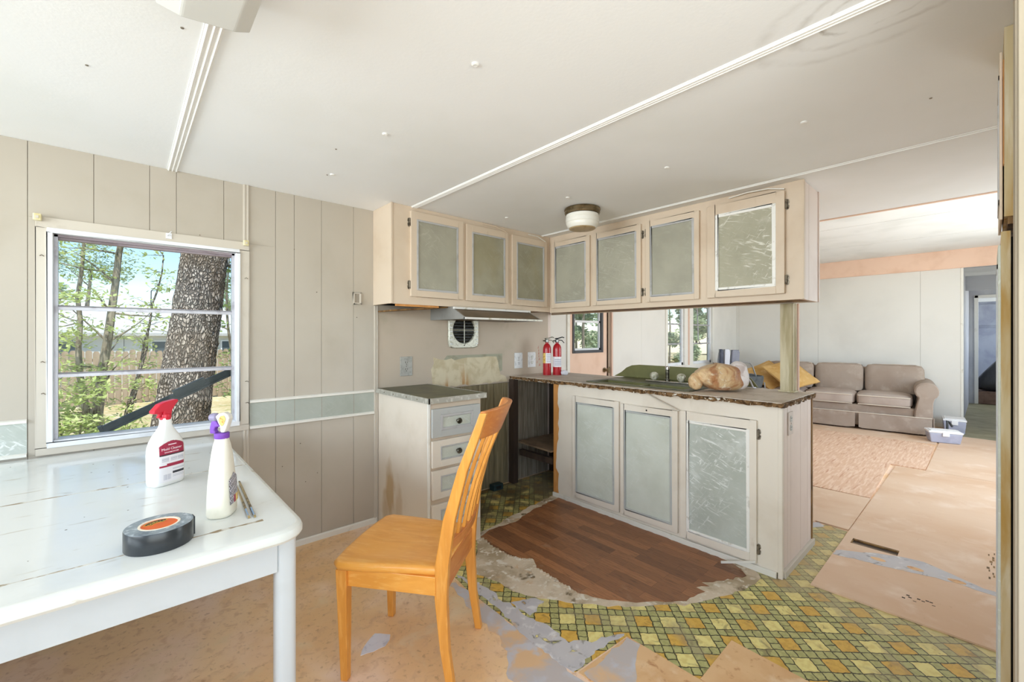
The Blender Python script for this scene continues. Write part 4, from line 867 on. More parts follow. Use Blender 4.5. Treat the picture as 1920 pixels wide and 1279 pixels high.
for b in ((-.026, -.016, -.038, .038), (.016, .026, -.038, .038), (-.026, .026, .030, .038), (-.026, .026, -.038, -.028)): mb.box(1.15 + b[0], 1.15 + b[1], W - .012, W, 1.525 + b[2], 1.525 + b[3])
obj('holder_frame', mb, M['trim'], wp, bevel=.003); obj('holder_back', MB().box(1.128, 1.172, W - .004, W, 1.492, 1.558), M['groove'], wp)
sp = [(1.735, .885), (1.72, 1.02), (1.745, 1.07), (1.735, 1.115), (1.80, 1.095), (1.90, 1.10), (1.93, 1.085), (2.0, 1.10), (2.1, 1.105), (2.2, 1.10), (2.36, 1.10), (2.385, 1.02), (2.40, .95), (2.46, .93), (2.485, .885), (2.45, .880)]
sc = obj('plaster_scar', MB().prism([(x, W - .0026, z) for x, z in rag(sp, .008, .04, 3)], (0, .0018, 0)), M['scar'], wl)
obj('plaster_border', MB().prism([(x, W - .0015, z) for x, z in ((1.80, 1.06), (1.86, 1.125), (2.425, 1.125), (2.425, .98), (2.36, .96), (2.3, 1.05))], (0, .0008, 0)), M['scar_edge'], wl)
# red paint smears by the extinguishers
mb = MB(); r = random.Random(2)
for k in range(7):
    x, z = 2.865 + r.uniform(-.014, .022), 1.01 + k * .027; s = r.uniform(.004, .012); mb.prism([(x - s, W - .0022, z - .012), (x + s, W - .0022, z - .008), (x + s * .3, W - .0022, z + .014)], (0, .001, 0))
obj('red_smear', mb, mat('faded_red_smear', 0xB98377, .7), wl)

# fire extinguishers
def extinguisher(x, y, rz, label, dark, yellow, s=1.0):
    o = thing('fire_extinguisher', label, 'extinguisher', (x, y, .931), rz, 'fire extinguishers on the counter')
    R = .038 * s; mb = MB(); mb.lathe([(R * .8, 0), (R * .98, .004), (R, .012), (R, .225), (R * .96, .245), (R * .80, .262), (R * .5, .275), (.014, .280), (.014, .290)], (0, 0, 0), 28); obj('cylinder', mb, M['ext_red'], o, local=True)
    def wrap(a0, a1, z0, z1, m, nm='label_sheet', e=.0006):
        mm = MB(); n = 14; rings = []
        for i in range(n + 1):
            a = a0 + (a1 - a0) * i / n; c, s_ = math.cos(a), math.sin(a); rings.append([((R + e) * c, (R + e) * s_, z0), ((R + e) * c, (R + e) * s_, z1), ((R + e - .0012) * c, (R + e - .0012) * s_, z1), ((R + e - .0012) * c, (R + e - .0012) * s_, z0)])
        mm.loft(rings); return obj(nm, mm, m, o, local=True)
    if yellow:
        wrap(3.2, 4.3, .105, .195, M['yellow']); wrap(4.3, 5.9, .105, .195, M['lab_white'])
        for k in range(5): wrap(4.55, 5.6, .118 + k * .015, .124 + k * .015, M['lab_grey'], 'label_line', .001)
    else:
        wrap(3.3, 6.1, .072, .162, M['lab_white'])
        for k in range(4): wrap(4.0, 5.7, .085 + k * .016, .095 + k * .016, M['lab_grey'], 'label_line', .001)
    hm = M['black'] if dark else M['darkchrome']
    obj('valve', MB().lathe([(.013, .288), (.017, .292), (.017, .312), (.010, .316), (.010, .322)], (0, 0, 0), 14), hm, o, local=True)
    obj('gauge', MB().lathe([(.0001, 0), (.011, 0), (.011, .006), (.0001, .007)], (0, 0, 0), 14, 0, lambda a, b, c: (a, -.017 - c, .303 + b)), M['plate_w'], o, local=True)
    mb = MB(); mb.prism([(-.012, -.008, .318), (.012, -.008, .320), (.045, -.008, .332), (.062, -.008, .326), (.064, -.008, .333), (.046, -.008, .341), (.010, -.008, .330), (-.016, -.008, .328), (-.024, -.008, .318)], (0, .016, 0)); obj('carry_handle', mb, hm, o, local=True, bevel=.002)
    mb = MB(); mb.prism([(.010, -.007, .314), (.045, -.007, .310), (.066, -.007, .285), (.060, -.007, .282), (.042, -.007, .303), (.010, -.007, .306)], (0, .014, 0)); obj('lever', mb, hm, o, local=True, bevel=.0015)
    obj('nozzle', MB().tube([(-.012, 0, .302), (-.030, 0, .304), (-.036, 0, .302)], .005, 8), hm, o, local=True)
    obj('base_ring', MB().lathe([(R * .9, -.001), (R * 1.03, 0), (R * 1.03, .006), (R * .95, .008)], (0, 0, 0), 24), M['ext_red'], o, local=True)
    return o
RZ = math.radians(-42)
extinguisher(2.800, 2.640, RZ, 'red fire extinguisher with the yellow and white label, left of the pair', False, True, .95)
extinguisher(2.873, 2.585, RZ, 'red fire extinguisher with the white label and black handle beside its twin', True, False, 1.0)
mb = MB().blob((2.903, 2.522, .953), (.075, .05, .044), 2.4, 8, 0, lambda q: q * (1 + .18 * mnoise.noise(q * 40)))
tag(obj('crumpled_tissue', mb, M['pale_cloth']), 'small crumpled white scrap on the counter at the foot of the extinguishers', 'scrap')

# tan plastic bag on the counter
def bagfn(q):
    f = 1 + .13 * mnoise.noise(q * 9 + Vector((3, 1, 2))) + .05 * mnoise.noise(q * 26)
    q = Vector((q.x * f, q.y * f, q.z * f)); q.z *= (1.0 if q.x > -.02 else 1.0 + q.x * 2.0); q.z = max(q.z, -.078); return q
bg = thing('plastic_bag', 'crumpled tan and white plastic bag bundle lying on the island counter by the sink', 'bag', (2.765, 1.135, .9405), math.radians(-44))
obj('bag_body', MB().blob((0, 0, .078), (.285, .165, .172), 2.6, 14, 0, bagfn), M['bag'], bg, local=True)
obj('bag_white_end', MB().blob((.125, .012, .090), (.10, .165, .172), 2.4, 10, 0, lambda q: q * (1 + .14 * mnoise.noise(q * 16))), M['bag_white'], bg, local=True)
obj('bag_knot', MB().blob((-.15, -.02, .055), (.08, .07, .10), 2.4, 8, 0, lambda q: q * (1 + .2 * mnoise.noise(q * 30))), M['bag'], bg, local=True)
tag(obj('white_cord', MB().tube([(2.893, 1.052, 1.022), (2.90, 1.05, 1.025), (2.96, 1.045, 1.02), (3.02, 1.04, .985), (3.06, 1.035, .938), (3.09, 1.03, .9345)], .005, 6), M['pale_cloth']), 'white cord running from the plastic bag to the back edge of the counter', 'cord')

# post between counter and hanging cabinet
po = thing('support_post', 'greenish weathered wooden post from the island counter up to the hanging cabinet', 'post', (3.05, .83, .931))
obj('post_board', MB().box(3.030, 3.058, .800, .872, .931, 1.4765), M['post'], po, bevel=.002)
obj('post_board', MB().box(3.060, 3.088, .796, .872, .931, 1.4765), M['post'], po, bevel=.002)
obj('post_face_strip', MB().box(3.024, 3.030, .806, .838, .931, 1.4765), M['post'], po, bevel=.002)
obj('post_pink_strip', MB().box(3.090, 3.104, .786, .880, .931, 1.4765), M['post_pink'], po, bevel=.002)
obj('post_foot', MB().box(3.018, 3.104, .788, .880, .931, .940), M['post'], po, bevel=.002)

# ceiling lamp and the fluorescent box
cl_ = thing('ceiling_lamp', 'round flush ceiling lamp with brass ring and ribbed white glass by the hanging cabinet', 'lamp', (2.285, 1.83, H))
LC = (2.285, 1.83, H)
obj('lamp_ring', MB().lathe([(.10, 0), (.118, -.002), (.121, -.012), (.116, -.020), (.118, -.030), (.112, -.040), (.10, -.042)], LC, 36), M['brass_ring'], cl_)
obj('lamp_glass', MB().lathe([(.10, -.040), (.108, -.044), (.110, -.062), (.106, -.066), (.110, -.070), (.111, -.094), (.107, -.098), (.108, -.104), (.100, -.122), (.092, -.132), (.085, -.133)], LC, 36), M['glass_w'], cl_)
obj('lamp_lens', MB().lathe([(.088, -.132), (.084, -.137), (.06, -.141), (.0001, -.143)], LC, 36), M['lens'], cl_)
fb = thing('ceiling_fixture', 'white box light fixture on the ceiling above the table, cut by the frame edge', 'light fixture', (.17, .7, H))
bot = [(.10, .10, 2.03), (.205, .10, 2.03), (.205, 1.258, 2.03), (.100, 1.282, 2.03)]; mid = [(.06, .06, 2.09), (.238, .06, 2.09), (.238, 1.266, 2.048), (.055, 1.298, 2.048)]; top = [(.045, .05, H - .009), (.25, .05, H - .009), (.242, 1.275, H - .009), (.045, 1.302, H - .009)]
obj('fixture_cover', MB().loft([bot, mid, top], 0, False), M['fixture'], fb, bevel=.004)
obj('fixture_base', MB().box(.03, .26, .04, 1.20, H - .009, H - .0005), M['metal_white'], fb)

# ------------------------------------------------------------------ table and what stands on it
tb = thing('dining_table', 'white enamelled dining table with rounded corners under the kitchen window', 'table', (-.3, 2.05, 0))
TX0, TX1, TY0, TY1, TZ = -1.65, .392, 1.285, 2.797, .74
def rrect(x0, x1, y0, y1, r, n=8):
    out = []
    for cx_, cy_, a0 in ((x1 - r, y1 - r, 0), (x0 + r, y1 - r, 90), (x0 + r, y0 + r, 180), (x1 - r, y0 + r, 270)):
        for i in range(n + 1): a = math.radians(a0 + 90 * i / n); out.append((cx_ + r * math.cos(a), cy_ + r * math.sin(a)))
    return out
rings = []
for ins, z in ((.016, TZ - .036), (.006, TZ - .034), (.0, TZ - .026), (.0, TZ - .016), (.004, TZ - .006), (.012, TZ - .001), (.018, TZ)): rings.append([(x, y, z) for x, y in rrect(TX0 + ins, TX1 - ins, TY0 + ins, TY1 - ins * .2, max(.012, .085 - ins))])
mb = MB(); mb.loft(rings, 1, True, False); mb.add(rings[0], [tuple(reversed(range(len(rings[0]))))], 1); mb.add(rings[-1], [tuple(range(len(rings[0])))], 0)
obj('tabletop', mb, [M['table'], M['table_edge']], tb)
rg = random.Random(6)
for y, x0, x1, wv in ((2.072, -1.0, .378, .006), (1.412, -1.0, .30, .005)):
    mb = MB(); n = 60; up = []; dn = []
    for i in range(n + 1):
        x = x0 + (x1 - x0) * i / n; wd = abs(rg.gauss(0, 1)) * wv * .6 + .0008; yy = y + rg.uniform(-.0015, .0015); up.append((x, yy + wd)); dn.append((x, yy - wd))
    mb.sheet(up + dn[::-1], TZ - .0005, TZ + .0004); obj('leaf_seam', mb, M['grime'], tb)
mb = MB()
for i in range(34):
    x, y = rg.uniform(-.5, .36), rg.uniform(1.45, 2.7); s = rg.uniform(.0012, .003); mb.sheet([(x - s, y), (x, y - s), (x + s, y), (x, y + s)], TZ - .0003, TZ + .0005)
obj('table_specks', mb, M['hinge'], tb, 'stuff')
obj('apron', MB().box(TX0 + .10, .325, 1.355, 1.375, .602, TZ - .035), M['table_leg'], tb, bevel=.002)
obj('apron', MB().box(.345, .362, 1.42, 2.66, .602, TZ - .035), M['table_leg'], tb, bevel=.002)
obj('apron', MB().box(TX0 + .10, .325, 2.70, 2.72, .602, TZ - .035), M['table_leg'], tb, bevel=.002)
for x, y in ((.349, 1.380), (.349, 2.70), (TX0 + .07, 1.38), (TX0 + .07, 2.70)):
    o = rrect(x - .028, x + .028, y - .028, y + .028, .022, 6); obj('leg', MB().loft([[(a, b, 0) for a, b in o], [(a, b, TZ - .034) for a, b in o]]), M['table_leg'], tb)

def supr(a, b, z, k=3.6, n=36, sx=0, sy=0):
    out = []
    for i in range(n):
        t = 2 * math.pi * i / n; c, s = math.cos(t), math.sin(t); f = 1 / (abs(c) ** k + abs(s) ** k) ** (1 / k); out.append((sx + a * f * c, sy + b * f * s, z))
    return out
def interp(tab, z):
    for (z0, *a), (z1, *b) in zip(tab, tab[1:]):
        if z0 <= z <= z1: t = (z - z0) / (z1 - z0); return [p + (q - p) * t for p, q in zip(a, b)]
    return list(tab[-1][1:]) if z > tab[-1][0] else list(tab[0][1:])
def front_y(tab, x, z, e=.0006, k=3.6):
    a, b = interp(tab, z)[:2]; return -(b * (max(0, 1 - min(1, abs(x) / a) ** k)) ** (1 / k)) - e
def label_grid(parent, tab, xs, zs, nx, nz, cls, mats, inside=None, flip=1):
    for key in dict.fromkeys(mats):
        mb = MB()
        for i in range(nx):
            for j in range(nz):
                x0 = xs[0] + (xs[1] - xs[0]) * i / nx; x1 = xs[0] + (xs[1] - xs[0]) * (i + 1) / nx; z0 = zs[0] + (zs[1] - zs[0]) * j / nz; z1 = zs[0] + (zs[1] - zs[0]) * (j + 1) / nz
                if cls((x0 + x1) / 2, (z0 + z1) / 2) == key: mb.add([(x, flip * front_y(tab, x, z), z) for x, z in ((x0, z0), (x1, z0), (x1, z1), (x0, z1))], [(0, 1, 2, 3)], 0, True)
        if mb.v: obj({'lab_red': 'label_top', 'lab_dark': 'label_dark_band', 'lab_white': 'label_sheet', 'lab_grey': 'label_small_print', 'lab_black': 'label_black_print', 'lab_pink': 'label_pale_print', 'purple': 'label_print', 'yellow': 'label_stripe'}.get(key, 'label'), mb, M[key], parent, 'stuff' if 'grey' in key or 'black' in key or 'pink' in key else None, local=True)

b1 = thing('spray_bottle', 'white spray bottle with red trigger and crimson label on the table', 'spray bottle', (.112, 2.002, TZ + .0004), math.radians(31), 'spray bottles on the table')
tab1 = [(0, .049, .029), (.004, .052, .033), (.015, .054, .035), (.11, .055, .036), (.135, .053, .035), (.155, .047, .033), (.175, .037, .029), (.19, .027, .024), (.203, .0195, .0195), (.215, .016, .016), (.238, .0155, .0155)]
obj('bottle_body', MB().loft([supr(a, b, z) for z, a, b in tab1]), M['bottle_w'], b1, local=True, sharp=60)
obj('collar', MB().lathe([(.0165, .232), (.0175, .234), (.0175, .250), (.0165, .252)], (0, 0, 0), 24), M['red_p'], b1, local=True)
hd = [(-.046, .258), (-.048, .268), (-.040, .275), (-.026, .290), (-.005, .297), (.034, .302), (.038, .296), (.030, .286), (.020, .272), (.015, .262), (.014, .250), (-.014, .250), (-.014, .262), (-.030, .256)]
obj('trigger_head', MB().prism([(x, -.0135, z) for x, z in hd], (0, .027, 0)), M['red_p'], b1, local=True, bevel=.005)
obj('trigger_lever', MB().prism([(x, -.006, z) for x, z in [(-.020, .262), (-.013, .262), (-.016, .252), (-.024, .240), (-.029, .241), (-.024, .252)]], (0, .012, 0)), M['red_p'], b1, local=True, bevel=.0015)
def cls1(x, z):
    arch = .158 - 9.0 * x * x
    if z > .108:
        if z > arch: return None
        if z < .113: return 'lab_dark'
        if abs(x) < .014 and .143 < z < .147: return 'lab_pink'
        if -.026 < x < .022 and .1185 < z < .1215 and math.sin(x * 1400) > -.6: return 'lab_pink'
        return 'lab_red'
    if .068 < z < .079: return 'lab_red' if x > -.020 or (z < .074) else 'lab_white'
    if .040 < z < .048 and x > .0: return 'lab_black'
    if .022 < z < .042 and -.030 < x < -.006 and math.sin(x * 2600) > -.1: return 'lab_grey'
    for c in (-.024, .004, .028):
        if abs(x - c) < .011 and .086 < z < .100 and math.sin(z * 1800) > -.2: return 'lab_grey'
    if x > 0 and (.028 < z < .036 or .052 < z < .062) and math.sin(z * 2400) > .2: return 'lab_grey'
    return 'lab_white'
label_grid(b1, tab1, (-.042, .042), (.014, .160), 60, 90, cls1, ['lab_red', 'lab_dark', 'lab_white', 'lab_grey', 'lab_black', 'lab_pink'])
Tt = lambda a, b, c: (a - .002, front_y(tab1, a, b + .127) - .0006 - c, b + .127)
obj('label_wording', text_mesh('Mold Cleaner', .0125, Tt), M['lab_pink'], b1, local=True)

b2 = thing('spray_bottle', 'cream spray bottle with purple and clear trigger standing nearest the table edge', 'spray bottle', (.218, 1.540, TZ + .0004), math.radians(62), 'spray bottles on the table')
tab2 = [(0, .038, .029), (.004, .043, .033), (.012, .045, .035), (.05, .045, .034), (.10, .041, .032), (.14, .036, .029), (.165, .032, .0265), (.19, .0275, .024), (.21, .022, .021), (.222, .018, .018), (.232, .017, .017)]
obj('bottle_body', MB().loft([supr(a, b, z, 2.8) for z, a, b in tab2]), M['bottle_c'], b2, local=True, sharp=60)
n = 28; rings = []
for z, rr_ in ((.228, .0185), (.230, .0195), (.243, .0195), (.245, .018)): rings.append([(rr_ * (1 + (.035 if i % 2 else 0)) * math.cos(2 * math.pi * i / n), rr_ * (1 + (.035 if i % 2 else 0)) * math.sin(2 * math.pi * i / n), z) for i in range(n)])
hr = math.radians(-104)      # the trigger head is turned on the bottle
Th = lambda a, b, c: (a * math.cos(hr) - b * math.sin(hr), a * math.sin(hr) + b * math.cos(hr), c)
obj('collar', MB().loft(rings), M['purple'], b2, local=True)
obj('trigger_lever', MB().prism([(x, -.009, z) for x, z in [(-.012, .246), (-.018, .243), (-.031, .243), (-.031, .262), (-.027, .278), (-.022, .284), (-.012, .280), (-.006, .270), (-.002, .264), (-.014, .262), (-.018, .252)]], (0, .018, 0), 0, Th), M['purple'], b2, local=True, bevel=.003)
obj('trigger_shroud', MB().prism([(x, -.011, z) for x, z in [(-.010, .286), (-.014, .294), (-.004, .303), (.012, .306), (.024, .300), (.028, .288), (.022, .268), (.014, .246), (.002, .246), (.000, .264), (-.006, .276)]], (0, .022, 0), 0, Th), M['clear'], b2, local=True, bevel=.004)
obj('nozzle', MB().lathe([(.0001, 0), (.010, 0), (.013, .003), (.013, .016), (.010, .022), (.0001, .023)], (0, 0, 0), 14, 0, lambda a, b, c: Th(-.012 - c, a, .290 + b)), M['lilac'], b2, local=True)
obj('shroud_sticker', MB().prism([(x, -.0122, z) for x, z in [(.002, .272), (-.002, .285), (.004, .296), (.014, .298), (.019, .288), (.014, .272), (.008, .266)]], (0, -.0006, 0), 0, Th), M['yellow'], b2, local=True)
def cls2(x, z):
    if z > .125 - abs(x) * .6 or z < .035: return None
    u = z * .9 + x * 2.2
    if z < .058 and x > -.008: return 'yellow' if x > .006 else 'lab_red'
    v = math.sin(u * 420)
    return 'lab_dark' if v > .55 else ('lab_grey' if v > -.35 else ('lab_black' if v > -.75 else 'lab_white'))
label_grid(b2, tab2, (-.030, .030), (.035, .125), 30, 44, cls2, ['lab_dark', 'lab_grey', 'lab_black', 'lab_white', 'yellow', 'lab_red'])

tp = thing('tape_roll', 'roll of dark grey tape with an orange printed core card on the table front', 'tape', (.068, 1.432, TZ + .0004), math.radians(8))
R0, R1, TH = .071, .040, .050
prof = [(R1, 0), (R0 - .001, 0), (R0, .002), (R0, TH - .002), (R0 - .001, TH)]
mb = MB(); ns = 48
rings = [[(r * math.cos(2 * math.pi * i / ns), r * math.sin(2 * math.pi * i / ns), z) for i in range(ns)] for r, z in prof]; mb.loft(rings, 0, True, False)
obj('tape_winding', mb, M['tape_side'], tp, local=True)
mb = MB(); mb.loft([[(r * math.cos(2 * math.pi * i / ns), r * math.sin(2 * math.pi * i / ns), z) for i in range(ns)] for r, z in ((R0 - .001, TH - .0004), (R0 - .001, TH + .0003), (R1, TH + .0003), (R1, TH - .0004))], 0, False, False); obj('wound_edge', mb, M['tape_top'], tp, local=True)
mb = MB(); mb.loft([[(r * math.cos(2 * math.pi * i / ns), r * math.sin(2 * math.pi * i / ns), z) for i in range(ns)] for r, z in ((R1 + .003, TH + .0004), (R1 + .003, TH + .0012), (R1 - .002, TH + .0012), (R1 - .002, TH - .004))], 0, False, False); obj('core_rim', mb, M['cream'], tp, local=True)
obj('core_card', MB().lathe([(R1 - .001, TH - .006), (R1 - .001, TH - .0012), (.0001, TH - .0010)], (0, 0, 0), ns), M['orange'], tp, local=True)
def arc(r0, r1, a0, a1, z, m, nm):
    n = 16; a = [(r0 * math.cos(math.radians(a0 + (a1 - a0) * i / n)), r0 * math.sin(math.radians(a0 + (a1 - a0) * i / n))) for i in range(n + 1)]; b = [(r1 * math.cos(math.radians(a0 + (a1 - a0) * i / n)), r1 * math.sin(math.radians(a0 + (a1 - a0) * i / n))) for i in range(n + 1)]
    return obj(nm, MB().sheet(a + b[::-1], z, z + .0003), m, tp, local=True)
arc(.014, .033, 48, 158, TH - .0010, M['ylw_text'], 'card_banner'); arc(.0158, .0312, 51, 155, TH - .0008, M['black'], 'card_banner_black')
Tg = lambda a, b, c: ((.0178 + b) * math.cos(math.radians(103) - a / .0245), (.0178 + b) * math.sin(math.radians(103) - a / .0245), TH - .0004 + c)
obj('card_wording', text_mesh('GORILLA', .0115, Tg, .0001), M['ylw_text'], tp, local=True)
obj('tape_tail', MB().box(.066, .0735, -.012, .012, .002, TH - .001), M['tape_side'], tp, local=True, bevel=.001)
for i, (a, b) in enumerate((((.312, 1.83), (.286, 1.445)), ((.296, 1.80), (.272, 1.450)))):
    o = thing('thin_rod', 'thin brass-coloured rod on the table, %s of the pair behind the cream bottle' % ('outer' if i == 0 else 'inner'), 'rod', (a[0], a[1], TZ), group='thin rods on the table')
    z = TZ + .004; obj('rod_shaft', MB().tube([(a[0], a[1], z), ((a[0] + b[0]) / 2, (a[1] + b[1]) / 2, z), (b[0], b[1], z)], .0034, 8), M['brass'], o)
    dx, dy = b[0] - a[0], b[1] - a[1]; obj('rod_ferrule', MB().tube([(a[0] + dx * .80, a[1] + dy * .80, z + .0004), (a[0] + dx * .98, a[1] + dy * .98, z + .0004)], .0042, 8), M['chrome'], o)

# ------------------------------------------------------------------ wooden chair
ch = thing('dining_chair', 'honey-coloured wooden slat-back chair standing by the table', 'chair', (.876, 1.565, 0), math.radians(37.3))
def seatring(z, ins, dish=0):
    pts = []
    fr_, bk_, d0, d1 = .222, .190, .232, -.190
    base = [(-fr_ + .02, d0 - .004), (-.12, d0 + .006), (0, d0 + .010), (.12, d0 + .006), (fr_ - .02, d0 - .004), (fr_, d0 - .03), (fr_ - .006, .10), (bk_ + .006, -.08), (bk_, d1 + .02), (bk_ - .02, d1), (0, d1), (-bk_ + .02, d1), (-bk_, d1 + .02), (-bk_ - .006, -.08), (-fr_ + .006, .10), (-fr_, d0 - .03)]
    return [(x * (1 - ins / .2), y * (1 - ins / .2), z - (.0)) for x, y in base]
rings = [seatring(.416, .012), seatring(.420, .003), seatring(.430, 0), seatring(.440, 0), seatring(.448, .005), seatring(.450, .014)]
rings.append([(x * .72, y * .72 - .01, .4435) for x, y, z in rings[-1]]); rings.append([(x * .3, y * .3 - .02, .4405) for x, y, z in rings[-3]])
obj('seat', MB().loft(rings), M['chair'], ch, local=True, sharp=70)
def bar(p0, p1, w0, d0, w1, d1, tw=None):
    """tapered square bar between two points; w across x, d across y"""
    return [[(p[0] + sx_ * w_ / 2, p[1] + sy_ * d_ / 2, p[2]) for sx_, sy_ in ((-1, -1), (1, -1), (1, 1), (-1, 1))] for p, w_, d_ in ((p0, w0, d0), (p1, w1, d1))]
for s in (-1, 1):
    r_ = bar((s * .186, .190, 0), (s * .190, .196, .416), .027, .027, .043, .043); obj('front_leg', MB().loft(r_, 0, False), M['chair_v'], ch, local=True, bevel=.003)
    path = [(-.222, 0, .028), (-.196, .16, .034), (-.182, .34, .046), (-.186, .46, .050), (-.212, .62, .044), (-.262, .80, .036), (-.312, .93, .030), (-.338, 1.005, .026)]
    rings = []
    for i, (y, z, dd) in enumerate(path): rings.append([(s * .180 + a * .0135, y + b * dd / 2, z) for a, b in ((-1, -1), (1, -1), (1, 1), (-1, 1))])
    obj('back_post', MB().loft(rings, 0, False), M['chair_v'], ch, local=True, bevel=.0035)
    obj('side_apron', MB().box(s * .188 - .009, s * .188 + .009, -.165, .176, .352, .418), M['chair'], ch, local=True, bevel=.002)
    obj('glide', MB().lathe([(.011, 0), (.012, .002), (.011, .006)], (s * .186, .190, -.0005), 10), M['plate_w'], ch, local=True)
obj('front_apron', MB().box(-.168, .168, .186, .204, .352, .418), M['chair'], ch, local=True, bevel=.002)
obj('rear_apron', MB().box(-.168, .168, -.195, -.175, .352, .440), M['chair_rail'], ch, local=True, bevel=.002)
obj('lower_back_rail', MB().loft([[(x, -.205 - .020 * (1 - (x / .17) ** 2) + a, z + b) for a, b, z in ((-.010, 0, .505), (.010, 0, .505), (.004, 0, .545), (-.016, 0, .545))] for x in (-.168, -.1, -.05, 0, .05, .1, .168)], 0, False), M['chair_rail'], ch, local=True, bevel=.002)
def rail_y(x, z): return -.335 - (1.005 - z) * -.42 - .052 * (1 - (x / .18) ** 2)
rings = []
for i in range(17):
    x = -.182 + .364 * i / 16; zt = 1.010 + .006 * (1 - (x / .18) ** 2)
    rings.append([(x, rail_y(x, .905) - .010, .905), (x, rail_y(x, .905) + .010, .905), (x, rail_y(x, zt) + .010, zt), (x, rail_y(x, zt) - .010, zt)])
obj('top_rail', MB().loft(rings, 0, True), M['chair_rail'], ch, local=True, bevel=.003)
for k in range(5):
    x = -.108 + .054 * k; x2 = x * 1.10; rings = []
    for t in (0, .25, .5, .75, 1):
        z = .53 + (.91 - .53) * t; yy = (-.205 - .020 * (1 - (x / .17) ** 2)) * (1 - t) + rail_y(x2, .91) * t - .014 * math.sin(math.pi * t) * -1; xx = x + (x2 - x) * t
        rings.append([(xx + a * .0095, yy + b * .0065, z) for a, b in ((-1, -1), (1, -1), (1, 1), (-1, 1))])
    obj('back_slat', MB().loft(rings, 0, False), M['chair_v'], ch, local=True, bevel=.003)

# ------------------------------------------------------------------ living room things
sf = thing('sofa', 'taupe three-seat sofa with rolled arms and skirt against the living room wall', 'sofa', (7.86, 1.575, .009), math.radians(6))
HL = 1.075
obj('sofa_base', MB().box(-.40, .42, -HL + .06, HL - .06, .05, .33), M['sofa'], sf, local=True, bevel=.02)
obj('sofa_back', MB().blob((.34, 0, .44), (.24, 2 * HL - .10, .74), 7, 10), M['sofa'], sf, local=True)
def roll_arm(y):
    pts = []; s = 1 if y > 0 else -1
    for i in range(19):
        a = math.radians(-50 + 280 * i / 18); pts.append((y + s * .03 + s * .115 * math.cos(a), .565 + .115 * math.sin(a)))
    pts = pts + [(y - s * .085, .30), (y - s * .085, .03), (y + s * .085, .03), (y + s * .09, .42)]
    return MB().loft([[(x, a, b) for a, b in pts] for x in (-.43, -.41, .40)], 0, True)
for y in (-HL + .10, HL - .10):
    a = obj('arm', roll_arm(y), M['sofa'], sf, local=True, bevel=.008)
    s = 1 if y > 0 else -1
    obj('arm_front_panel', MB().prism([(-.437, y + s * .03 + s * .10 * math.cos(math.radians(-50 + 280 * i / 18)), .565 + .10 * math.sin(math.radians(-50 + 280 * i / 18))) for i in range(19)] + [(-.437, y - s * .07, .30), (-.437, y - s * .07, .10), (-.437, y + s * .075, .10), (-.437, y + s * .08, .42)], (.008, 0, 0)), M['sofa'], a, local=True)
cw = (2 * HL - .38) / 3
for i in range(3):
    yc = -HL + .19 + cw * (i + .5)
    c = obj('seat_cushion', MB().blob((-.09, yc, .405), (.70, cw - .008, .16), 6, 8, 0, lambda q: Vector((q.x, q.y, q.z * (1 + .25 * (1 - (q.x / .36) ** 2) * (1 - (q.y / .3) ** 2))))), M['sofa_lt'], sf, local=True)
    for z in (.345, .462): obj('piping', MB().tube([(-.438, yc - cw / 2 + .03, z), (-.442, yc, z), (-.438, yc + cw / 2 - .03, z)], .006, 6), M['piping'], c, local=True)
def backfn(q): return Vector((q.x * (1 + .25 * (1 - (q.y / .32) ** 2)) + q.z * .22, q.y, q.z + .012 * mnoise.noise(q * 5)))
for i, wd in enumerate((cw + .05, cw, cw + .05)):
    yc = -HL + .12 + cw * (i + .5) + (-.03 if i == 0 else .03 if i == 2 else 0)
    c = obj('back_cushion', MB().blob((.165, yc, .665), (.20, wd - .012, .40), 8, 10, 0, backfn), M['sofa'], sf, local=True)
    e = wd / 2 - .02
    obj('piping', MB().tube([(.10, yc - e, .50), (.125, yc - e, .70), (.16, yc - e + .02, .855), (.165, yc, .868), (.16, yc + e - .02, .855), (.125, yc + e, .70), (.10, yc + e, .50)], .006, 6), M['piping'], c, local=True)
def skirt(y0, y1, seed):
    r = random.Random(seed); n = 18; rings = []
    for i in range(n + 1):
        y = y0 + (y1 - y0) * i / n; o = .008 * math.sin(i * .9 + seed); rings.append([(-.436, y, .225), (-.446 - .01 + o * .3, y, .13), (-.462 + o, y, .022 + (.012 if i in (0, n) else 0)), (-.456 + o, y, .022 + (.012 if i in (0, n) else 0)), (-.438, y, .13), (-.430, y, .225)])
    return MB().loft(rings, 0, True)
obj('skirt', skirt(-HL + .02, -.335, 1), M['sofa'], sf, local=True); obj('skirt', skirt(-.295, HL - .02, 2), M['sofa'], sf, local=True)
obj('piping', MB().tube([(-.440, -HL + .02, .228), (-.440, HL - .02, .228)], .006, 6), M['piping'], sf, local=True)
obj('skirt', MB().box(-.44, .40, -HL - .0, -HL + .012, .03, .225), M['sofa'], sf, local=True, bevel=.004)
for x, y in ((-.36, -HL + .12), (-.36, HL - .12), (.36, -HL + .12), (.36, HL - .12)): obj('foot', MB().lathe([(.02, 0), (.028, .05)], (x, y, .0), 10), M['dark_wood'], sf, local=True)

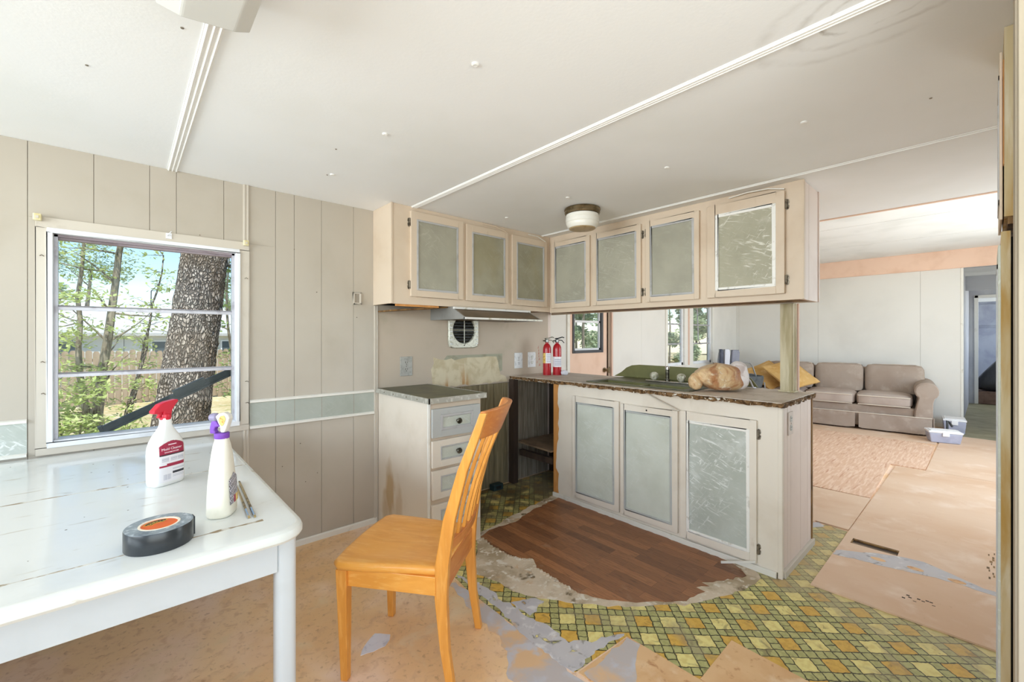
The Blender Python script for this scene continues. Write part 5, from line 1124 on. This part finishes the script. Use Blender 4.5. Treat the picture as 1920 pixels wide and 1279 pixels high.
def pillow(name, label, c, rot, size, th, m):
    o = thing(name, label, 'cushion', c, 0, 'mustard cushions on the sofa'); o.rotation_mode = 'YXZ'; o.rotation_euler = rot
    def fn(q):
        u, v = q.x / (size / 2), q.z / (size / 2); e = max(.06, (1 - u * u * .92) * (1 - v * v * .92)); return Vector((q.x * (1 + .10 * v * v), q.y * e ** .6, q.z * (1 + .10 * u * u)))
    obj('pillow_body', MB().blob((0, 0, 0), (size, th, size), 14, 12, 0, fn), m, o, local=True)
    s = size / 2 * 1.05
    obj('piping', MB().tube([(-s, 0, -s), (0, 0, -s * .93), (s, 0, -s), (s * .93, 0, 0), (s, 0, s), (0, 0, s * .93), (-s, 0, s), (-s * .93, 0, 0), (-s, 0, -s)], .006, 6), M['mustard'], o, local=True)
    return o
pillow('throw_pillow', 'mustard cushion lying at the far end of the sofa, left of the wooden post', (7.60, 2.33, .665), (math.radians(-54), math.radians(62), math.radians(-50)), .50, .15, M['mustard'])
pillow('throw_pillow', 'mustard cushion tipped on its corner directly behind the wooden post', (7.50, 2.02, .700), (math.radians(-52), math.radians(70), math.radians(-46)), .52, .15, M['mustard'])

# folded chairs and sling chair in the corner by the window
def folded(x, y, wd, th, h, rz, m, label):
    o = thing('folded_chair', label, 'folding chair', (x, y, .0095), rz)
    obj('cloth_panel', MB().blob((0, 0, h * .58), (wd, th, h * .84), 7, 8, 0, lambda q: q + Vector((.010 * mnoise.noise(q * 7), .012 * math.sin(q.z * 9), 0))), m, o, local=True)
    for s in (-1, 1): obj('leg', MB().tube([(s * wd * .46, th * .3, 0), (s * wd * .46, th * .3, h * .5), (s * wd * .44, 0, h)], .009, 8), M['tube'], o, local=True)
    obj('cross_bar', MB().tube([(-wd * .46, th * .3, .06), (wd * .46, th * .3, .06)], .008, 8), M['tube'], o, local=True)
fz = math.radians(-44)
def offs(c, u): return (c[0] + .7427 * u, c[1] - .6696 * u)
c0 = (7.20, 2.80)
for u, wd, th, h, m, lb in ((-.125, .055, .10, 1.06, 'navy', 'dark navy folded chair, leftmost of the folded chairs by the far window'), (-.035, .09, .08, 1.06, 'pale_cloth', 'pale grey folded chair between the navy and the slate folded chairs'), (.10, .13, .08, 1.05, 'grey_cloth', 'slate grey folded chair with the widest panel by the living room corner')):
    x, y = offs(c0, u); folded(x, y, wd, th, h, fz, M[m], lb)
cc = thing('sling_chair', 'charcoal sling chair with a bent metal tube arm beside the sofa', 'chair', (6.85, 2.44, .0095), math.radians(-42))
obj('seat_sling', MB().blob((.0, 0, .60), (.46, .40, .36), 3.0, 10, 0, lambda q: Vector((q.x * (1 + q.z * .7), q.y * (1 + q.z * .6), q.z if q.z < .10 else .10 - (q.z - .10) * 1.1))), M['charcoal'], cc, local=True)
obj('arm_tube', MB().tube([(-.20, .02, .84), (.02, .02, .885), (.09, .02, .875), (.13, .02, .83), (.19, .02, .66), (.24, .02, .40), (.28, .02, 0)], .010, 8), M['tube'], cc, local=True)
obj('arm_tube', MB().tube([(-.22, -.02, .80), (-.24, -.02, .55), (-.27, -.02, 0)], .010, 8), M['tube'], cc, local=True)
for x, y in ((-.24, -.20), (.24, -.20)): obj('leg', MB().tube([(x, y, 0), (x * .85, y * .8, .60)], .010, 8), M['tube'], cc, local=True)

# storage boxes right of the sofa
def bin_(x, y, rz, w_, d_, h, label):
    o = thing('storage_box', label, 'storage box', (x, y, .0095), rz, 'storage boxes right of the sofa')
    obj('box_body', MB().loft([[(sx * w_ / 2 * k, sy * d_ / 2 * k, z) for sx, sy in ((-1, -1), (1, -1), (1, 1), (-1, 1))] for k, z in ((.84, 0), (.97, h))], 0, False), M['bin'], o, local=True, bevel=.01)
    obj('lid', MB().box(-w_ / 2, w_ / 2, -d_ / 2, d_ / 2, h, h + .022), M['bin_lid'], o, local=True, bevel=.006)
    obj('lid_rim', MB().box(-w_ * .42, w_ * .42, -d_ * .40, d_ * .40, h + .022, h + .028), M['bin_lid'], o, local=True, bevel=.004)
    obj('latch', MB().box(-.03, .03, -d_ / 2 * .99 - .008, -d_ / 2 * .97, h * .72, h + .012), M['bin_lid'], o, local=True, bevel=.003)
bin_(7.30, .37, math.radians(-75), .30, .22, .115, 'clear storage box with white lid on the floor nearest the sofa arm')
bin_(8.16, .315, math.radians(-85), .22, .34, .16, 'clear storage box with white lid pushed back against the wall')
tag(obj('black_stand', MB().tube([(7.80, .36, .0095), (7.80, .36, .20), (7.83, .34, .17), (7.87, .32, .12)], .012, 8).box(7.74, 7.86, .28, .40, .0095, .03), M['charcoal']), 'small dark metal stand on the floor between sofa arm and rear storage box', 'stand')

# black bin liner on the hallway step
gb = thing('bin_liner', 'black plastic bin liner heaped on the brown step at the hallway end', 'bag', (12.22, -.10, .2355))
def lfn(q): return Vector((q.x * (.55 - q.z * .55), q.y * (.62 - q.z * .62) - q.z * .40 + .02 * mnoise.noise(Vector((q.x * 9, q.y * 9, q.z * 3))), q.z))
obj('liner_heap', MB().blob((0, -.12, .40), (.42, .85, .80), 3, 12, 0, lfn), M['blackbag'], gb, local=True)
obj('liner_knot', MB().blob((0, -.40, .83), (.08, .08, .12), 2.5, 6), M['blackbag'], gb, local=True)

# tall cabinet at the right edge, and the partition beside the viewpoint
tc = thing('pantry_cabinet', 'tall pantry cabinet with water-stained front edge and ajar doors at the right edge', 'cabinet', (1.95, -.3, 0))
PX0, PX1 = 1.81, 2.10
obj('lower_face', MB().box(PX0, PX0 + .02, -.040, -.0215, 0, 1.565), M['stain_wood'], tc, bevel=.002)
obj('lower_body', MB().box(PX0 + .05, PX1, -.70, -.040, 0, 1.555), M['dark'], tc)
obj('lower_side', MB().box(PX0 + .02, PX1, -.0405, -.0225, 0, 1.565), M['cab'], tc)
obj('upper_body', MB().box(PX0, PX1, -.70, -.0275, 1.605, H - .001), M['stain_wood'], tc)
obj('upper_bottom', MB().box(PX0 + .01, PX1, -.69, -.034, 1.585, 1.605), M['cab_edge'], tc)
obj('bare_strip', MB().box(PX0 - .001, PX0 + .02, -.0275, -.0255, 1.75, 2.04), M['orange_wood'], tc)
def flat_door(z0, z1, m0, y0, nm):
    d = obj(nm, MB().box(PX0 + .015, PX1 + .01, y0, y0 + .006, z0, z1), m0, tc, bevel=.002)
    mb = MB()
    for a, b, c, e in ((PX0 + .05, PX0 + .064, z0 + .05, z1 - .05), (PX1 - .04, PX1 - .026, z0 + .05, z1 - .05), (PX0 + .05, PX1 - .026, z0 + .05, z0 + .064), (PX0 + .05, PX1 - .026, z1 - .064, z1 - .05)): mb.box(a, b, y0 + .006, y0 + .008, c, e)
    obj('moulding', mb, M['mold_grey'], d); return d
flat_door(1.60, 2.07, M['cab'], -.025, 'upper_door'); flat_door(.02, 1.53, M['panel_blue'], -.0222, 'lower_door')
mb = MB(); mb.box(1.275, 1.385, -.95, -.036, 0, H); wj = struct('wall_partition', mb, M['wall_shaded'], .003)
for y0, y1 in ((-.10, -.037), (-.30, -.103), (-.60, -.303), (-.95, -.603)): obj('wall_panel', MB().box(1.268, 1.275, y0, y1, 0, H), M['wall_shaded'], wj, bevel=.0015)
obj('door_jamb', MB().box(1.285, 1.39, -.036, -.0335, 0, H), M['wall_shaded'], wj)

# ------------------------------------------------------------------ outside
GZ = -.70
g = MB(); gn = 40
def gz(x, y): return GZ + .03 * mnoise.noise(Vector((x * .4, y * .4, 0)))
for i in range(gn):
    for j in range(gn):
        xs = [-30 + 80 * (i + a) / gn for a in (0, 1)]; ys = [3.3 + 60 * (j + b) / gn for b in (0, 1)]
        g.add([(xs[0], ys[0], gz(xs[0], ys[0])), (xs[1], ys[0], gz(xs[1], ys[0])), (xs[1], ys[1], gz(xs[1], ys[1])), (xs[0], ys[1], gz(xs[0], ys[1]))], [(0, 1, 2, 3)], 0, True)
struct('ground', g, M['lawn'])
struct('ground_near', MB().box(-30, 50, -12, 3.4, GZ - .3, GZ - .02), M['lawn'])
# oak trunk
rt = random.Random(12)
oak = thing('oak_tree', 'thick rough-barked oak trunk leaning right, close outside the kitchen window', 'tree', (.40, 6.5, GZ))
mb = MB(); n = 72; rings = []
for k in range(130):
    z = GZ - .05 + k * .045; cx_ = .40 + .117 * (z - GZ); R = .275 - .018 * (z - GZ) + .10 * math.exp(-(z - GZ) * 3.0); rg_ = []
    for i in range(n):
        a = 2 * math.pi * i / n; p = Vector((math.cos(a) * 7, math.sin(a) * 7, z * 4.2)); v = mnoise.noise(p) ; v2 = mnoise.noise(p * 2.7); ridge = (1 - abs(v) * 2) * .022 + v2 * .012
        r = R + ridge; rg_.append((cx_ + r * math.cos(a), 6.5 + r * math.sin(a), z))
    rings.append(rg_)
mb.loft(rings); obj('trunk', mb, M['bark'], oak)
def branch(p0, d, L, r, n=5, bend=.25, rnd=rt):
    pts = [Vector(p0)]; d = Vector(d).normalized(); rs = [r]
    for i in range(n): d = (d + Vector((rnd.uniform(-bend, bend), rnd.uniform(-bend, bend), rnd.uniform(-bend * .4, bend * .6)))).normalized(); pts.append(pts[-1] + d * (L / n)); rs.append(r * (1 - .85 * (i + 1) / n))
    return pts, rs
def leaves(mb, c, R, n, s, rnd):
    for _ in range(n):
        while True:
            q = Vector((rnd.uniform(-1, 1), rnd.uniform(-1, 1), rnd.uniform(-1, 1)))
            if q.length < 1: break
        p = Vector(c) + Vector((q.x * R[0], q.y * R[1], q.z * R[2])); a = Vector((rnd.uniform(-1, 1), rnd.uniform(-1, 1), rnd.uniform(-.5, .5))).normalized(); b = a.cross(Vector((rnd.uniform(-.6, .6), rnd.uniform(-.6, .6), 1))).normalized(); k = s * rnd.uniform(.6, 1.3)
        mb.add([p - a * k, p - b * k * .42 + a * k * .1, p + a * k, p + b * k * .42 + a * k * .1], [(0, 1, 2, 3)], 0)
bm_ = MB(); lf = MB()
for (p, d, L) in (((.98, 6.5, 4.6), (.9, -.1, .6), 2.4), ((.9, 6.5, 4.2), (-.8, .3, .7), 2.6), ((1.0, 6.5, 5.0), (.1, .7, .9), 2.2), ((.72, 6.7, 2.2), (.9, .4, .10), 1.3)):
    pts, rs = branch(p, d, L, .06 if L > 2 else .02); bm_.tube(pts, rs, 8)
    for q in pts[2:]: leaves(lf, q, (.55, .5, .40), 150, .055, rt)
obj('branch', bm_, M['bark'], oak); obj('foliage', lf, M['leaf2'], oak, 'stuff')
# young trees and saplings on the left of the view
def sapling(name, label, base, stems, leafspec, lm, seed, bark='bark_lt'):
    o = thing(name, label, 'tree', base); r = random.Random(seed); lf = MB()
    for pts, rad in stems:
        P = [Vector(p) for p in pts]; fine = [P[0]]
        for a, b in zip(P, P[1:]):
            for t in (.33, .66, 1): fine.append(a.lerp(b, t) + Vector((r.uniform(-.015, .015), r.uniform(-.015, .015), 0)))
        rs = [rad * (1 - .7 * i / (len(fine) - 1)) for i in range(len(fine))]; mb = MB(); mb.tube(fine, rs, 8); obj('stem', mb, M[bark], o)
        tw = MB()
        for i in range(2, len(fine)):
            for _ in range(2):
                d = Vector((r.uniform(-1, 1), r.uniform(-.8, .8), r.uniform(-.05, .5))); L = leafspec[0] * r.uniform(.5, 1.15); q, rs2 = branch(fine[i], d, L, rad * .22, 4, .3, r); tw.tube(q, rs2, 5)
                for p in q[1:]: leaves(lf, p, (leafspec[1], leafspec[1], leafspec[1] * .45), leafspec[2], leafspec[3], r)
        obj('twig', tw, M[bark], o)
    obj('foliage', lf, M[lm], o, 'stuff'); return o
Y1 = 8.0
sapling('young_tree', 'pale-stemmed young tree with spring leaves left of the oak trunk', (-.31, Y1, GZ), [([(-.31, Y1, GZ), (-.26, Y1, .2), (-.17, Y1, 1.2), (-.04, Y1, 2.4), (.05, Y1, 3.6)], .075), ([(-.30, Y1 - .1, GZ), (-.42, Y1 - .1, .8), (-.44, Y1, 1.8), (-.36, Y1, 2.9)], .045)], (.80, .18, 15, .038), 'leaf', 31)
sapling('slender_sapling', 'slender many-stemmed sapling between the young tree and the oak trunk', (-.10, 7.7, GZ), [([(-.10, 7.7, GZ), (0, 7.7, .1), (.16, 7.7, .9), (.30, 7.7, 1.7), (.42, 7.7, 2.4)], .026), ([(-.07, 7.6, GZ), (.08, 7.6, .3), (.22, 7.6, 1.1), (.28, 7.7, 1.9)], .02)], (.45, .14, 7, .036), 'leaf', 32, 'bark')
sapling('leafy_shrub', 'bright leafy shrub low at the left edge of the kitchen window view', (-.50, 7.4, GZ), [([(-.50, 7.4, GZ), (-.58, 7.4, .2), (-.66, 7.4, 1.0), (-.60, 7.4, 1.7)], .025), ([(-.46, 7.5, GZ), (-.40, 7.5, .1), (-.36, 7.5, .6)], .018), ([(-.40, 7.3, GZ), (-.28, 7.3, -.2), (-.18, 7.3, .25)], .015)], (.50, .17, 20, .040), 'leaf', 33)
sapling('leafy_shrub', 'leafy sapling behind and right of the oak trunk', (1.55, 9.4, GZ), [([(1.55, 9.4, GZ), (1.5, 9.4, .6), (1.4, 9.4, 1.8), (1.45, 9.4, 3.0)], .035)], (.7, .2, 16, .05), 'leaf2', 34)
# tall trees behind the trailer
def far_tree(x, y, h, R, seed, label, lm, n, group, trunk_r=.16, s=.11, low=.42):
    o = thing('background_tree', label, 'tree', (x, y, GZ), 0, group); r = random.Random(seed); mb = MB(); mb.tube([(x, y, GZ - .1), (x + r.uniform(-.2, .2), y, GZ + h * .4), (x + r.uniform(-.4, .4), y, GZ + h * .8)], [trunk_r, trunk_r * .7, trunk_r * .3], 8); obj('trunk', mb, M['bark_lt'], o)
    lf = MB()
    for k in range(16):
        a = r.uniform(0, 6.28); q = r.uniform(.2, 1); zz = h * r.uniform(low, 1.0); leaves(lf, (x + R * q * math.cos(a), y + R * q * math.sin(a), GZ + zz), (R * .42, R * .42, R * .30), n // 16, s, r)
    obj('foliage', lf, M[lm], o, 'stuff')
for i, (x, y, h, R) in enumerate(((-2.3, 20.0, 6.2, 1.15), (4.3, 19.5, 6.5, 1.2), (4.6, 31, 8.5, 1.9), (-1.6, 33, 7.5, 1.9))):
    far_tree(x, y, h, R, 50 + i, ['tall hazy tree at the left end of the fence line beyond the kitchen window', 'hazy tree right of the oak trunk behind the fence', 'distant tree above the trailer roof, right half of the window', 'distant tree above the trailer roof, left half of the window'][i], 'leaf3', 2600, 'trees beyond the fence')
for i, (x, y, h, R) in enumerate(((9.3, 9.0, 5.0, .95), (12.1, 9.6, 5.5, .98), (14.95, 9.4, 5.2, 1.0), (17.8, 8.8, 5.0, 1.0), (20.7, 9.6, 6.0, 1.0), (16.4, 13.5, 6.5, 1.5), (21.0, 14.5, 6.5, 1.5), (25.5, 13.5, 6.5, 1.5), (13.0, 14.0, 6.0, 1.1))):
    far_tree(x, y, h, R, 70 + i, ['bushy tree seen through the peach door window, left one', 'bushy tree seen through the peach door window, right one', 'bushy green tree outside the left sash of the living room window', 'bushy green tree outside the right sash of the living room window', 'bushy tree farthest right in the front row beyond the living room window', 'taller tree in the back row seen through the left sash of the living room window', 'taller tree in the back row seen between the two living room sashes', 'taller tree in the back row seen through the right sash of the living room window', 'tree far behind the bushes outside the peach door'][i], 'leaf3', 3800, 'trees outside the living room', .07, .12, .20)
# fence of single boards
fe = thing('board_fence', 'weathered grey board fence across the yard behind the trees', 'fence', (1.0, 17.0, GZ))
base = None
for k in range(64):
    x = -3.6 + k * .155
    if base is None:
        mb = MB(); mb.prism([(0, 0, 0), (.142, 0, 0), (.142, 0, 1.50), (.11, 0, 1.56), (.032, 0, 1.56), (0, 0, 1.50)], (0, .02, 0)); base = obj('fence_board', mb, M['fence'], fe, local=True); bo = base
    else: bo = base.copy(); COL.objects.link(bo)
    bo.location = (x - 1.0, rt.uniform(-.008, .008), rt.uniform(-.03, .03)); bo.parent = fe
for z in (.35, 1.25): obj('fence_rail', MB().box(-4.6, 5.4, .022, .07, z, z + .09), M['fence'], fe, local=True)
# pale trailer home beyond the fence
tr = thing('trailer_home', 'pale single-storey trailer home with white roof beyond the fence', 'building', (0, 24, GZ))
for k in range(12): obj('siding_panel', MB().box(-9 + k * 1.5 + .01, -7.5 + k * 1.5 - .01, 24, 24.08, GZ, 1.35), M['house'], tr)
obj('trailer_body', MB().box(-9, 9, 24.08, 28, GZ, 1.35), M['house'], tr)
obj('roof', MB().prism([(-9.3, 23.7, 1.35), (-9.3, 28.3, 1.35), (-9.3, 28.3, 1.5), (-9.3, 26, 2.45), (-9.3, 23.7, 1.62)], (18.6, 0, 0)), M['house_roof'], tr)
obj('eave_gutter', MB().box(-9.3, 9.3, 23.62, 23.72, 1.30, 1.42), M['mold_grey'], tr)
for x in (-2.6, .9, 3.4):
    f = obj('window', MB().box(x - .05, x + 1.25, 23.96, 24.0, .35, 1.1), M['metal_white'], tr); obj('pane', MB().box(x, x + 1.2, 23.95, 23.965, .40, 1.05), M['house_dark'], f)
# charcoal awning arm hanging across the lower pane
aw = thing('awning_arm', 'charcoal metal awning arm hanging diagonally across the lower window pane', 'awning arm', (.2, 2.97, .94))
def slant(u0, u1, v0, v1, y0, y1):
    a = Vector((-.062, 0, .815)); d = Vector((.52, 0, .252)).normalized(); nrm = Vector((-d.z, 0, d.x)); mb = MB()
    vs = [tuple(a + d * u + nrm * v + Vector((0, y, 0))) for y in (y0, y1) for u, v in ((u0, v0), (u1, v0), (u1, v1), (u0, v1))]
    return mb.add(vs, [(0, 1, 2, 3), (7, 6, 5, 4), (0, 4, 5, 1), (1, 5, 6, 2), (2, 6, 7, 3), (3, 7, 4, 0)])
obj('arm_channel', slant(-.02, .72, -.018, .018, 2.955, 2.985), M['awning'], aw, bevel=.002)
obj('arm_sleeve', slant(.30, .455, .0, .034, 2.950, 2.99), M['awning'], aw, bevel=.002)
obj('arm_lip', slant(-.02, .72, -.022, -.012, 2.945, 2.957), M['awning'], aw, bevel=.001)
obj('arm_end', slant(-.03, -.015, -.022, .022, 2.950, 2.99), M['awning'], aw)

db = thing('small_dark_box', 'small dark teal box on the dirty floor at the foot of the plank wall', 'box', (2.30, 2.745, .0016))
obj('box_shell', MB().box(2.25, 2.35, 2.715, 2.775, .0016, .050), M['teal'], db, bevel=.004); obj('box_slot', MB().box(2.275, 2.325, 2.713, 2.715, .015, .038), M['black'], db)
